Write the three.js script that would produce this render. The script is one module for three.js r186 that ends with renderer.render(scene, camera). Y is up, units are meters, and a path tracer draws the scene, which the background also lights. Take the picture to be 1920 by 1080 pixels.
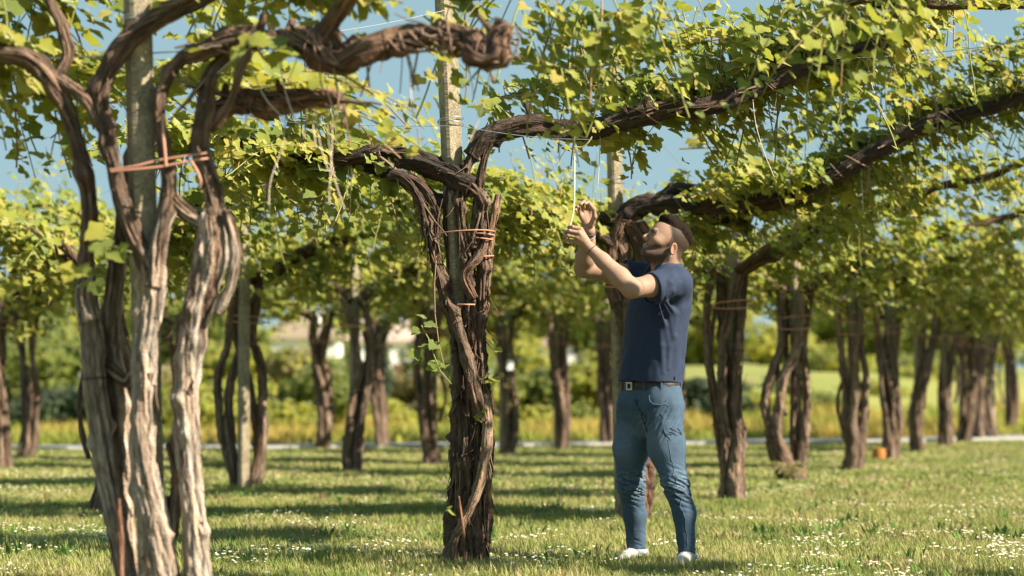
import * as THREE from 'three';
import { mergeGeometries } from 'three/addons/utils/BufferGeometryUtils.js';
import { createNoise3D } from 'simplex-noise';

// ---------------------------------------------------------------- camera, sky, sun, exposure
const scene = new THREE.Scene();
const FPX = 4500, EYE = 0.93, PITCH = Math.atan(177 / FPX);
const camera = new THREE.PerspectiveCamera(2 * Math.atan(540 / FPX) * 180 / Math.PI, 16 / 9, 0.1, 3000);
camera.position.set(0, EYE, 0);
camera.rotation.x = PITCH;
camera.focus = 12.05;
camera.userData.fStop = 2.0;
scene.add(camera);

const renderer = new THREE.WebGLRenderer({ antialias: true });
renderer.toneMapping = THREE.LinearToneMapping;
renderer.toneMappingExposure = 2.4;
renderer.shadowMap.enabled = true;

const SUN_AZ = 66 * Math.PI / 180, SUN_EL = 37 * Math.PI / 180;      // azimuth from straight behind the camera towards the right
const SUN = new THREE.Vector3(Math.sin(SUN_AZ) * Math.cos(SUN_EL), Math.sin(SUN_EL), Math.cos(SUN_AZ) * Math.cos(SUN_EL));
{
  const w = 512, h = 256, d = new Float32Array(w * h * 4), v = new THREE.Vector3();
  for (let j = 0; j < h; j++) for (let i = 0; i < w; i++) {
    const el = (j + 0.5) / h * Math.PI - Math.PI / 2, az = ((i + 0.5) / w - 0.5) * 2 * Math.PI;
    v.set(Math.cos(el) * Math.cos(az), Math.sin(el), Math.cos(el) * Math.sin(az));
    const t = Math.pow(Math.max(0, Math.sin(el)), 0.55), c = Math.max(0, v.dot(SUN));
    const glow = 0.5 * Math.pow(c, 10) + 1.2 * Math.pow(c, 80);
    const k = (j * w + i) * 4;
    d[k] = 0.192 + (0.07 - 0.192) * t + glow * 0.4;
    d[k + 1] = 0.27 + (0.155 - 0.27) * t + glow * 0.36;
    d[k + 2] = 0.288 + (0.22 - 0.288) * t + glow * 0.28;
    d[k + 3] = 1;
  }
  const sky = new THREE.DataTexture(d, w, h, THREE.RGBAFormat, THREE.FloatType);
  sky.mapping = THREE.EquirectangularReflectionMapping;
  sky.minFilter = sky.magFilter = THREE.LinearFilter;
  sky.needsUpdate = true;
  scene.background = sky;
  scene.environment = sky;
}
const sun = new THREE.DirectionalLight(new THREE.Color().setRGB(1.0, 0.90, 0.73), 5.0);
sun.position.copy(SUN).multiplyScalar(60).add(new THREE.Vector3(0, 0, -20));
sun.target.position.set(0, 0, -20);
sun.castShadow = true;
sun.shadow.mapSize.set(4096, 4096);
Object.assign(sun.shadow.camera, { left: -40, right: 40, top: 40, bottom: -40, near: 1, far: 200 });
scene.add(sun, sun.target);

// ---------------------------------------------------------------- helpers
function rngOf(seed) { let a = seed >>> 0; return () => { a = (a + 0x6D2B79F5) >>> 0; let t = a; t = Math.imul(t ^ (t >>> 15), t | 1); t ^= t + Math.imul(t ^ (t >>> 7), t | 61); return ((t ^ (t >>> 14)) >>> 0) / 4294967296; }; }
const V = (x, y, z) => new THREE.Vector3(x, y, z);
const noise3 = createNoise3D(rngOf(77));
const smooth = (a, b, x) => { x = Math.min(1, Math.max(0, (x - a) / (b - a))); return x * x * (3 - 2 * x); };
const lerp = (a, b, t) => a + (b - a) * t;
const RGB = (r, g, b) => new THREE.Color().setRGB(r, g, b);
const CP = Math.cos(PITCH), SP = Math.sin(PITCH);
function P(px, py, depth) {                       // a place seen in the photograph at a distance read from where it stands on the ground
  const x = (px - 960) / FPX, y = (540 - py) / FPX;
  const yy = y * CP + SP, zz = -CP + y * SP, k = depth / -zz;
  return V(x * k, EYE + yy * k, -depth);
}
function screen(v) {                              // used only to rank leaves by the size at which they show
  const y = v.y - EYE, f = -v.z * CP + y * SP, u = y * CP + v.z * SP;
  return [960 + v.x / f * FPX, 540 - u / f * FPX, f];
}
const taken = {};
function numbered(name) { const n = taken[name] = (taken[name] ?? -1) + 1; return n ? name + '_' + String(n).padStart(3, '0') : name; }
function shade(o) { o.traverse(m => { if (m.isMesh) { m.castShadow = true; m.receiveShadow = true; } }); return o; }
function thing(name, label, category, pos = [0, 0, 0], group) {
  const o = new THREE.Group(); o.name = numbered(name); o.position.set(...pos); scene.add(o);
  o.userData = { label, category }; if (group) o.userData.group = group; return o;
}
function part(name, geo, mat, parent, label) {
  const m = new THREE.Mesh(geo, mat); m.name = name; parent.add(m); if (label) m.userData.label = label; return m;
}
function structure(name, geo, mat) { const m = new THREE.Mesh(geo, mat); m.name = numbered(name); m.userData.kind = 'structure'; scene.add(m); return m; }
function relative(geo, g) { geo.translate(-g.position.x, -g.position.y, -g.position.z); return geo; }
function std(o) { return new THREE.MeshStandardMaterial(o); }

function lattice(n, seed) { const r = rngOf(seed), a = new Float32Array(n * n); for (let i = 0; i < a.length; i++) a[i] = r(); return a; }
function tileNoise(nx, ny, seed) {                // value noise that wraps, u and v in 0..1
  const r = rngOf(seed), a = new Float32Array(nx * ny); for (let i = 0; i < a.length; i++) a[i] = r();
  return (u, v) => {
    const x = u * nx, y = v * ny, i = Math.floor(x), j = Math.floor(y);
    let fx = x - i, fy = y - j; fx = fx * fx * (3 - 2 * fx); fy = fy * fy * (3 - 2 * fy);
    const q = (p, s) => a[((s % ny) + ny) % ny * nx + ((p % nx) + nx) % nx];
    return lerp(lerp(q(i, j), q(i + 1, j), fx), lerp(q(i, j + 1), q(i + 1, j + 1), fx), fy);
  };
}
function dataTexture(size, fn, srgb) {
  const d = new Uint8Array(size * size * 4);
  for (let j = 0; j < size; j++) for (let i = 0; i < size; i++) {
    const c = fn((i + 0.5) / size, (j + 0.5) / size), k = (j * size + i) * 4;
    d[k] = 255 * Math.min(1, Math.max(0, c[0])); d[k + 1] = 255 * Math.min(1, Math.max(0, c[1])); d[k + 2] = 255 * Math.min(1, Math.max(0, c[2])); d[k + 3] = 255;
  }
  const t = new THREE.DataTexture(d, size, size); t.wrapS = t.wrapT = THREE.RepeatWrapping; t.magFilter = THREE.LinearFilter; t.minFilter = THREE.LinearMipmapLinearFilter;
  if (srgb) t.colorSpace = THREE.SRGBColorSpace; t.needsUpdate = true; return t;
}

// bark: fibres along v, uv in half metres
const bn = [tileNoise(26, 4, 1), tileNoise(60, 9, 2), tileNoise(120, 22, 3), tileNoise(9, 6, 4), tileNoise(150, 150, 5)];
const barkH = (u, v) => { const w = u + 0.035 * (bn[3](u, v) - 0.5); return 0.42 * Math.pow(bn[0](w, v), 1.3) + 0.3 * bn[1](w, v) + 0.18 * bn[2](w, v) + 0.1 * bn[4](u, v); };
const barkBump = dataTexture(512, (u, v) => { const h = barkH(u, v); return [h, h, h]; });
const barkMap = dataTexture(512, (u, v) => {
  const k = 0.62 + 0.5 * bn[1](u + 0.4, v) * 0.6 + 0.25 * bn[2](u, v + 0.3) + 0.12 * (bn[4](u, v) - 0.5), w = bn[3](u + 0.2, v + 0.5);
  return [k * (1.0), k * (0.96 - 0.05 * w), k * (0.93 - 0.1 * w)];
}, true);
const barkMat = std({ vertexColors: true, map: barkMap, bumpMap: barkBump, bumpScale: 0.03, roughness: 0.95 });
const woodFineMat = std({ vertexColors: true, roughness: 0.85 });

// ---------------------------------------------------------------- twisted limbs
// pts: places along the limb, rad: radii at those places
function limb(pts, rad, o = {}) {
  const { seg = 22, step = 0.018, ridge = 0.13, lump = 0.14, twist = 1.2, seed = 1, tone = [0.12, 0.085, 0.065], pale = [0.3, 0.26, 0.22], paleness = 0.3, capEnd = true, wobble = 0.0, upper = null, plates = 0, knotty = 0 } = o;
  const curve = new THREE.CatmullRomCurve3(pts, false, 'centripetal');
  const len = curve.getLength(), n = Math.max(4, Math.round(len / step));
  curve.arcLengthDivisions = Math.max(200, n * 2); curve.updateArcLengths();
  const cum = [0]; for (let i = 1; i < pts.length; i++) cum.push(cum[i - 1] + pts[i].distanceTo(pts[i - 1]));
  const radAt = t => { const s = t * cum[cum.length - 1]; let i = 1; while (i < cum.length - 1 && cum[i] < s) i++; const q = (s - cum[i - 1]) / Math.max(1e-6, cum[i] - cum[i - 1]); const e = Math.min(1, Math.max(0, q)); return lerp(rad[i - 1], rad[i], e * e * (3 - 2 * e)); };
  const fr = curve.computeFrenetFrames(n, false);
  const pos = [], uv = [], col = [], idx = [];
  const C = V(0, 0, 0), so = seed * 7.31, knots = [], kq = rngOf(seed * 91 + 5);
  for (let i = 0; i < len * knotty; i++) knots.push([len * kq(), kq() * 6.283 - 3.1416, (0.008 + 0.018 * kq()) * Math.min(1, rad[0] / 0.04), 0.014 + 0.02 * kq()]);
  for (let i = 0; i <= n; i++) {
    const t = i / n; curve.getPointAt(t, C);
    const s = t * len, r0 = radAt(t);
    if (wobble) C.addScaledVector(fr.normals[i], wobble * noise3(s * 3, so, 1.7)).addScaledVector(fr.binormals[i], wobble * noise3(s * 3, so, 9.1));
    const rot = twist * s;
    for (let k = 0; k <= seg; k++) {
      const a = (k % seg) / seg * Math.PI * 2, ca = Math.cos(a), sa = Math.sin(a);
      const b = a + rot, kx = Math.cos(b), ky = Math.sin(b);
      const f1 = noise3(kx * 1.5 + so, ky * 1.5, s * 1.6 / (0.3 + r0 * 6)), f2 = noise3(kx * 3.6 + so, ky * 3.6 + 5, s * 2.6), f3 = noise3(kx * 6 + so, ky * 6 - 3, s * 7);
      const plate = plates ? smooth(-0.04, 0.06, noise3(kx * 1.9 + so, ky * 1.9 + 31, s * 4.2)) + 0.6 * smooth(-0.03, 0.05, noise3(kx * 3.4 - so, ky * 3.4, s * 9 + 7)) : 0;
      let r = r0 * (1 + lump * f1 + ridge * (0.7 * (1 - 2 * Math.abs(f2)) + 0.5 * f3) + plates * (plate - 0.8));
      for (const [ks, ka, kr, kw] of knots) { const ds = (s - ks) / kw; if (ds > 2.5 || ds < -2.5) continue; const da = Math.atan2(Math.sin(a - ka), Math.cos(a - ka)) * r0 / kw; r += kr * Math.exp(-ds * ds - da * da); }
      pos.push(C.x + (fr.normals[i].x * ca + fr.binormals[i].x * sa) * r, C.y + (fr.normals[i].y * ca + fr.binormals[i].y * sa) * r, C.z + (fr.normals[i].z * ca + fr.binormals[i].z * sa) * r);
      uv.push(k / seg * Math.max(1, Math.round(r0 * 2 * Math.PI * 2 * 3)) / 3 , s * 2);
      const q = Math.min(1, Math.max(0, paleness + 0.55 * noise3(kx * 1.3 + so, ky * 1.3 + 11, s * 1.1) + 0.25 * noise3(kx * 4 + so, ky * 4 + 3, s * 3))), red = 0.5 + 0.5 * noise3(kx * 0.9 - so, ky * 0.9, s * 2.3 + 40);
      let tn = tone, pl = pale, qq = q;
      if (upper) {                                    // brown bark above, ragged worn wood below; canopy shade painted into upper tone
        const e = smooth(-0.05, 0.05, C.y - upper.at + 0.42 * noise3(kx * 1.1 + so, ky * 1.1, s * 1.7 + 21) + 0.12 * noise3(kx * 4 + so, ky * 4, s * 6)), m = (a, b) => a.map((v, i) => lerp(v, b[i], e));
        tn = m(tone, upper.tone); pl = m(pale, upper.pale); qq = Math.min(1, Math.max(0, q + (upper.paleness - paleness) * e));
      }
      col.push(lerp(tn[0], pl[0], qq) * (1 + 0.16 * red), lerp(tn[1], pl[1], qq), lerp(tn[2], pl[2], qq) * (1 - 0.1 * red));
    }
  }
  const W = seg + 1;
  for (let i = 0; i < n; i++) for (let k = 0; k < seg; k++) { const a = i * W + k, b = a + 1, c = a + W, d = c + 1; idx.push(a, b, c, b, d, c); }
  if (capEnd) for (const e of [0, n]) {
    const c = pos.length / 3; curve.getPointAt(e / n, C); pos.push(C.x, C.y, C.z); uv.push(0, 0); col.push(pale[0] * 0.9, pale[1] * 0.85, pale[2] * 0.75);
    for (let k = 0; k < seg; k++) e ? idx.push(e * W + k, e * W + k + 1, c) : idx.push(k + 1, k, c);
  }
  const g = new THREE.BufferGeometry();
  g.setAttribute('position', new THREE.Float32BufferAttribute(pos, 3)); g.setAttribute('uv', new THREE.Float32BufferAttribute(uv, 2)); g.setAttribute('color', new THREE.Float32BufferAttribute(col, 3)); g.setIndex(idx);
  g.computeVertexNormals();
  const N = g.attributes.normal;
  for (let i = 0; i <= n; i++) { const a = i * W, b = a + seg; const x = N.getX(a) + N.getX(b), y = N.getY(a) + N.getY(b), z = N.getZ(a) + N.getZ(b), l = Math.hypot(x, y, z) || 1; N.setXYZ(a, x / l, y / l, z / l); N.setXYZ(b, x / l, y / l, z / l); }
  return g;
}
function cord(pts, r, seg = 6, tension = 'centripetal', n) {   // plain smooth cord or wire
  const c = new THREE.CatmullRomCurve3(pts, false, tension);
  return new THREE.TubeGeometry(c, n ?? Math.max(4, (pts.length - 1) * 5), r, seg, false);
}
function paint(geo, r, g, b) { const n = geo.attributes.position.count, c = new Float32Array(n * 3); for (let i = 0; i < n; i++) { c[i * 3] = r; c[i * 3 + 1] = g; c[i * 3 + 2] = b; } geo.setAttribute('color', new THREE.BufferAttribute(c, 3)); return geo; }
// ---------------------------------------------------------------- vine leaves
function leafGeometry(seed, detail) {
  const r = rngOf(seed);
  const rim = [];                                   // half outline from the stalk notch to the tip: angle from the tip axis, radius
  const half = detail ? [[160, 0.36], [148, 0.62], [134, 0.70], [120, 0.66], [106, 0.60], [92, 0.72], [74, 0.84], [60, 0.80], [46, 0.66], [33, 0.76], [19, 0.88], [9, 0.88]] : [[150, 0.58], [108, 0.62], [74, 0.8], [45, 0.66], [18, 0.86]];
  for (const [a, d] of half) rim.push([a, d * (0.93 + 0.14 * r())]);
  rim.push([0, 1]);
  for (const [a, d] of half.slice().reverse()) rim.push([-a, d * (0.93 + 0.14 * r())]);
  const pos = [0, 0, 0], idx = [], uv = [0.5, 0.5], fold = 0.2 + 0.25 * r(), cup = (r() - 0.35) * 0.5, curl = 0.1 + 0.3 * r();
  for (const [a, d] of rim) {
    const t = a * Math.PI / 180, x = Math.sin(t) * d * 0.62, z = Math.cos(t) * d * 0.62;
    pos.push(x, Math.abs(x) * fold - cup * (x * x + z * z) - curl * Math.max(0, z) ** 2 + 0.05 * (r() - 0.5), z); uv.push(0.5 + x * 0.5, 0.5 + z * 0.5);
  }
  for (let i = 1; i < rim.length; i++) idx.push(0, i, i + 1);
  idx.push(0, rim.length, 1);
  for (let i = 2; i < pos.length; i += 3) pos[i] += 0.2;   // stalk at the origin
  const g = new THREE.BufferGeometry();
  g.setAttribute('position', new THREE.Float32BufferAttribute(pos, 3)); g.setAttribute('uv', new THREE.Float32BufferAttribute(uv, 2)); g.setIndex(idx); g.computeVertexNormals();
  return g;
}
const leafFine = [1, 2, 3].map(s => leafGeometry(s, true)), leafCoarse = leafGeometry(9, false);
const leafBase = { roughness: 0.96, transmission: 0.58, thickness: 0, side: THREE.DoubleSide, specularIntensity: 0.5 };
const leafMat = new THREE.MeshPhysicalMaterial({ color: 0xffffff, ...leafBase });
const LEAF = [[0.40, 0.395, 0.05], [0.345, 0.365, 0.048], [0.455, 0.42, 0.06], [0.28, 0.325, 0.045], [0.19, 0.245, 0.038], [0.48, 0.40, 0.085]];
const leafMats = LEAF.map(c => new THREE.MeshPhysicalMaterial({ color: RGB(...c), ...leafBase }));
const caneMat = std({ vertexColors: true, roughness: 0.75 });

// sunlit gaps: no leaf hangs where it would keep the sun off these places
const SUNLIT = [];
function inSunGap(p) {
  for (const [a, b, r] of SUNLIT) {
    for (let t = 0; t <= 1.001; t += 0.125) {
      const x = lerp(a.x, b.x, t) - p.x, y = lerp(a.y, b.y, t) - p.y, z = lerp(a.z, b.z, t) - p.z;
      const k = -(x * SUN.x + y * SUN.y + z * SUN.z); if (k < 0.05) continue;
      const dx = x + SUN.x * k, dy = y + SUN.y * k, dz = z + SUN.z * k;
      if (dx * dx + dy * dy + dz * dz < r * r) return true;
    }
  }
  return false;
}
const UPV = V(0, 1, 0);
function spurs(root, t, n, seed, o) {                  // short pruned stubs along an arm
  const r = rngOf(seed), c = new THREE.CatmullRomCurve3(t.pts, false, 'centripetal');
  for (let i = 0; i < n; i++) {
    const u = 0.1 + 0.86 * r(), p = c.getPointAt(u), tan = c.getTangentAt(u), ri = t.rad[Math.min(t.rad.length - 1, Math.round(u * (t.rad.length - 1)))], a = r() * 6.28, e1 = V(-tan.z, 0, tan.x).normalize(), e2 = V(0, 0, 0).crossVectors(tan, e1); if (e2.y < 0) e2.negate();
    const d = e1.clone().multiplyScalar(Math.cos(a) * 0.8).addScaledVector(e2, 0.35 + 0.6 * r()).addScaledVector(tan, 0.7 * (r() - 0.3)).normalize(), L = ri + 0.02 + 0.06 * r() ** 2, q = 0.006 + 0.007 * r();
    const m = p.clone().addScaledVector(d, L * 0.55).add(V(0.015 * (r() - 0.5), 0.01, 0.015 * (r() - 0.5)));
    addLimb(root, 'spur', { pts: [p, m, p.clone().addScaledVector(d, L).add(V(0, 0.02 * r(), 0))], rad: [q * 1.5, q * 1.1, q] }, { seg: 10, step: 0.012, lump: 0.25, ridge: 0.15, seed: seed + i, ...o });
  }
}
// shoots along an arm: each a thin cane with leaves
function shootsOn(arm, o, r, canes, leaves) {
  const { perMetre = 24, from = 0.12, up = 0.35, len = [0.35, 0.95], hang = 0.25, size = 1, y0 = 1.55, y1 = 3.15, behind = 0.5, bare = 1, droop = 0.085 } = o;
  const curve = new THREE.CatmullRomCurve3(arm, false, 'centripetal'), L = curve.getLength();
  const n = Math.round(L * (1 - from) * perMetre), p = V(0, 0, 0), tan = V(0, 0, 0), d = V(0, 0, 0), side = V(0, 0, 0);
  for (let i = 0; i < n; i++) {
    const t = from + (1 - from) * (i + r()) / n; curve.getPointAt(Math.min(1, t), p); curve.getTangentAt(Math.min(1, t), tan);
    side.crossVectors(tan, UPV).normalize(); side.multiplyScalar((r() < behind) === (side.z < 0) ? 1 : -1);
    const kind = r(), hanging = kind < hang, upright = kind > 0.82;
    d.copy(side).multiplyScalar(hanging ? 0.5 * r() : upright ? 0.3 * r() : 0.75 + 0.5 * r()).addScaledVector(tan, (r() - 0.35) * 0.9);
    d.y += hanging ? -0.75 * r() : upright ? 1.2 : up + 0.4 * (r() - 0.5); d.normalize();
    let l = lerp(len[0], len[1], r() ** 1.2) * (hanging ? 0.75 : upright ? 0.6 : 1);
    const pts = [p.clone()], q = p.clone(), v = d.clone(), st = 0.07, m = Math.max(3, Math.round(l / st));
    let cut = false;
    for (let k = 0; k < m; k++) {
      v.y -= hanging ? 0.14 : upright ? 0.01 : droop; v.x += (r() - 0.5) * 0.3; v.z += (r() - 0.5) * 0.3; v.normalize();
      q.addScaledVector(v, st); if (q.y < y0 || q.y > y1) { cut = true; }
      if (cut) break;
      pts.push(q.clone());
    }
    if (pts.length < 3) continue;
    const age = r(), near = 1 - 0.35 * r();
    const mid = pts[Math.floor(pts.length / 2)];
    if (!inSunGap(mid)) canes.push({ pts, r: 0.0022 + 0.0022 * r(), old: r() < 0.3 });
    for (let k = bare; k < pts.length; k++) {
      const f = k / (pts.length - 1), c = r() < 0.8 ? 2 : 1;
      for (let j = 0; j < c; j++) {
        const s = size * near * lerp(0.148, 0.066, f) * (0.7 + 0.6 * r());
        const a = r() * Math.PI * 2, off = 0.03 + 0.05 * r();
        const at = pts[k].clone().add(V(Math.cos(a) * off, (r() - 0.35) * 0.05, Math.sin(a) * off));
        if (inSunGap(at)) continue;
        const nrm = V((r() - 0.5) * 1.6, 0.2 + 0.5 * r(), (r() - 0.5) * 1.6).addScaledVector(SUN, 0.95).normalize();
        const fwd = V(Math.cos(a), -0.35 - 0.5 * r(), Math.sin(a)); fwd.addScaledVector(nrm, -fwd.dot(nrm)).normalize();
        const tone = Math.min(5, Math.max(0, age < 0.5 ? [0, 1, 2, 0, 1, 5][Math.floor(r() * 6)] : [3, 4, 1, 3, 0, 4][Math.floor(r() * 6)]));
        leaves.push({ at, nrm, fwd, s, tone, v: Math.floor(r() * 3), k: 0.85 + 0.3 * r() });
      }
    }
  }
}
const M4 = new THREE.Matrix4(), XV = V(0, 0, 0), SV = V(0, 0, 0);
function leafMatrix(l, origin) {
  XV.crossVectors(l.nrm, l.fwd).normalize();
  M4.makeBasis(XV, l.nrm, l.fwd); M4.scale(SV.set(l.s, l.s, l.s)); M4.setPosition(l.at.x - origin.x, l.at.y - origin.y, l.at.z - origin.z); return M4;
}
function foliage(root, leaves, single, coarse, name = 'foliage') {
  const o = root.position;
  let rest = leaves;
  if (single) {                                     // the leaves that show largest are parts of their own
    for (const l of leaves) { const [x, y, d] = screen(l.at); l.show = x > -20 && x < 1940 && y > -20 && y < 1100 ? l.s / d * (0.75 + 0.5 * Math.abs(Math.sin(l.at.x * 91.7))) : 0; }
    const sorted = leaves.slice().sort((a, b) => b.show - a.show);
    const pick = sorted.slice(0, single).filter(l => l.show > 0), set = new Set(pick);
    for (const l of pick) { const m = new THREE.Mesh(leafFine[l.v], leafMats[l.tone]); m.name = 'leaf'; m.applyMatrix4(leafMatrix(l, o)); root.add(m); }
    rest = leaves.filter(l => !set.has(l));
  }
  const groups = coarse ? [rest] : [0, 1, 2].map(v => rest.filter(l => l.v === v));
  groups.forEach((g, v) => {
    if (!g.length) return;
    const im = new THREE.InstancedMesh(coarse ? leafCoarse : leafFine[v], leafMat, g.length), c = new THREE.Color();
    g.forEach((l, i) => { im.setMatrixAt(i, leafMatrix(l, o)); const t = LEAF[l.tone]; im.setColorAt(i, c.setRGB(t[0] * l.k, t[1] * l.k, t[2] * l.k)); });
    im.name = name; im.userData.kind = 'stuff'; root.add(im);
  });
}
function caneGeo(c, o, seg = 5) {
  const g = cord(c.pts, c.r, seg, 'centripetal', Math.max(3, c.pts.length));
  c.old ? paint(g, 0.30, 0.19, 0.10) : paint(g, 0.26, 0.27, 0.07);
  return g.translate(-o.x, -o.y, -o.z);
}
function canesOf(root, canes, single) {
  const o = root.position, rest = [];
  canes.forEach((c, i) => { if (i < single) part('cane', caneGeo(c, o), caneMat, root); else rest.push(caneGeo(c, o, 4)); });
  if (rest.length) { const m = part('young_shoots', mergeGeometries(rest), caneMat, root); m.userData.kind = 'stuff'; }
}

// ---------------------------------------------------------------- concrete posts and ties
const concreteMap = (() => { const a = tileNoise(40, 40, 31), b = tileNoise(160, 160, 32), c = tileNoise(7, 7, 33); return dataTexture(256, (u, v) => { const k = 0.74 + 0.2 * (a(u, v) - 0.5) + 0.34 * (b(u, v) - 0.5) + 0.22 * (c(u, v) - 0.5); return [k, k * 0.955, k * 0.86]; }, true); })();
const concreteBump = (() => { const a = tileNoise(90, 90, 35), b = tileNoise(200, 200, 36); return dataTexture(256, (u, v) => { const k = 0.5 * a(u, v) + 0.5 * b(u, v); return [k, k, k]; }); })();
const concreteMat = std({ map: concreteMap, bumpMap: concreteBump, bumpScale: 0.004, roughness: 0.92, color: RGB(0.52, 0.475, 0.40) });
function postGeometry(a, b, w) {
  const s = new THREE.Shape(), h = w / 2, c = w * 0.14;
  s.moveTo(-h + c, -h); s.lineTo(h - c, -h); s.lineTo(h, -h + c); s.lineTo(h, h - c); s.lineTo(h - c, h); s.lineTo(-h + c, h); s.lineTo(-h, h - c); s.lineTo(-h, -h + c); s.closePath();
  const len = a.distanceTo(b), g = new THREE.ExtrudeGeometry(s, { depth: len, bevelEnabled: false, steps: 1 });
  const uv = g.attributes.uv, ps = g.attributes.position;
  for (let i = 0; i < uv.count; i++) uv.setXY(i, (ps.getX(i) + ps.getY(i)) * 3, ps.getZ(i) * 3);
  const d = b.clone().sub(a).normalize(), z = d, x = V(0.86, 0, -0.5).addScaledVector(d, -d.dot(V(0.86, 0, -0.5))).normalize(), y = V(0, 0, 0).crossVectors(z, x);
  g.applyMatrix4(new THREE.Matrix4().makeBasis(x, y, z)); return g;
}
const tieMat = std({ color: RGB(0.50, 0.24, 0.16), roughness: 0.6 });
const steelMat = std({ color: RGB(0.52, 0.52, 0.5), roughness: 0.45, metalness: 0.8 });
function ring(center, rx, rz, tilt, r, seed) {        // a tie wound round the stems
  const q = rngOf(seed), pts = [], ph = q() * 6;
  for (let i = 0; i < 28; i++) { const a = i / 28 * Math.PI * 2; pts.push(V(center.x + Math.cos(a) * rx, center.y + Math.cos(a + ph) * tilt, center.z + Math.sin(a) * rz)); }
  const c = new THREE.CatmullRomCurve3(pts, true); return new THREE.TubeGeometry(c, 48, r, 6, true);
}
const ROW = V(0.28, 0, -0.96).normalize(), ACROSS = V(0.96, 0, 0.28).normalize();
// ---------------------------------------------------------------- the vines
const groundDepth = py => EYE * FPX / (py - 717);
// a traced run [px, py, width px, (extra depth)] of a limb that stands at one depth, or of an arm that runs across the rows
function traced(list, D) { return { pts: list.map(([x, y, , e = 0]) => P(x, y, D + e)), rad: list.map(([, , w, e = 0]) => 0.86 * w / 2 * (D + e) / FPX) }; }
function tracedArm(list, D, xb, e0 = 0, sl = 0.29) {
  const x0 = (xb - 960) / FPX * D, f = px => { const k = (px - 960) / FPX; return (D + sl * x0) / (1 + sl * k) + e0; };
  return { pts: list.map(([x, y, , e = 0]) => P(x, y, f(x) + e)), rad: list.map(([x, , w, e = 0]) => w / 2 * (f(x) + e) / FPX) };
}
const VINE_LABEL = 'old pergola vines trained over the grass';
function addLimb(root, name, t, o, label) { return part(name, relative(limb(t.pts, t.rad, o), root), barkMat, root, label); }
function addTie(root, geo, name = 'tie') { return part(name, relative(geo, root), tieMat, root); }
function looseBark(root, stems, n, seed, far = 1) {       // peeling strips that stand off the stems
  const r = rngOf(seed), gs = [];
  for (let i = 0; i < n; i++) {
    const st = stems[Math.floor(r() * stems.length)], c = new THREE.CatmullRomCurve3(st.pts, false, 'centripetal');
    const t = 0.03 + 0.9 * r(), a = r() * 6.283, p = c.getPointAt(t), tan = c.getTangentAt(t), ri = st.rad[Math.min(st.rad.length - 1, Math.floor(t * st.rad.length))];
    const out = V(Math.cos(a), 0, Math.sin(a)); out.addScaledVector(tan, -out.dot(tan)).normalize();
    const lat = V(0, 0, 0).crossVectors(tan, out), L = 0.05 + 0.22 * r() ** 2, w = 0.004 + 0.012 * r(), lift = (0.012 + 0.055 * r() ** 2) * far, dir = r() < 0.7 ? -1 : 1, k = 0.7 + 0.5 * r();
    const pos = [], idx = [], col = [], uv = [];
    for (let j = 0; j <= 5; j++) {
      const u = j / 5, m = p.clone().addScaledVector(tan, dir * L * u).addScaledVector(out, ri * 1.02 + lift * u * u + 0.004 * (r() - 0.5)).addScaledVector(lat, 0.012 * (r() - 0.5) * u);
      const ww = w * (1 - 0.75 * u);
      for (const [sx, so] of [[-1, 0], [1, 0], [0, 0.35]]) { pos.push(m.x + lat.x * ww * sx + out.x * ww * so, m.y + lat.y * ww * sx + out.y * ww * so, m.z + lat.z * ww * sx + out.z * ww * so); col.push(0.17 * k, 0.115 * k, 0.08 * k); uv.push(sx, u); }
    }
    for (let j = 0; j < 5; j++) for (const [a0, b0] of [[0, 2], [2, 1], [1, 0]]) { const A = j * 3 + a0, B = j * 3 + b0; idx.push(A, B, A + 3, B, B + 3, A + 3); }
    const g = new THREE.BufferGeometry(); g.setAttribute('position', new THREE.Float32BufferAttribute(pos, 3)); g.setAttribute('color', new THREE.Float32BufferAttribute(col, 3)); g.setAttribute('uv', new THREE.Float32BufferAttribute(uv, 2)); g.setIndex(idx); g.computeVertexNormals(); gs.push(g);
  }
  const m = part('loose_bark', relative(mergeGeometries(gs), root), woodFineMat, root); m.userData.kind = 'stuff';
}
function armPath(base, dir, len, h0, h1, r, sag = 0) {
  const pts = [], n = 6, side = V(-dir.z, 0, dir.x); let wob = 0;
  for (let i = 0; i <= n; i++) { const t = i / n; wob += (r() - 0.5) * 0.12; pts.push(V(base.x, 0, base.z).addScaledVector(dir, 0.06 + len * t).addScaledVector(side, wob * t * 2).setY(lerp(h0, h1, Math.pow(t, 0.75)) + 0.05 * (r() - 0.5) - sag * Math.sin(t * 3.14))); }
  return pts;
}
function post(x, d, top, w, label, lean = [0, 0]) {
  const a = V(x, -0.02, -d), b = V(x + lean[0], top, -d + lean[1]);
  const g = thing('concrete_post', label, 'post', [a.x, 0, a.z], 'concrete posts along the vine rows');
  const gg = postGeometry(a, b, w).translate(0, a.y, 0);
  part('shaft', gg, concreteMat, g);
  const wireAt = Math.min(top - 0.2, 2.25), c = a.clone().lerp(b, wireAt / top);
  for (let i = 0; i < 2; i++) part('wire_loop', relative(ring(c.clone().add(V(0, i * 0.02, 0)), w * 0.74, w * 0.74, 0.012, 0.0022, i + 3), g), steelMat, g);
  return g;
}
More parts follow.
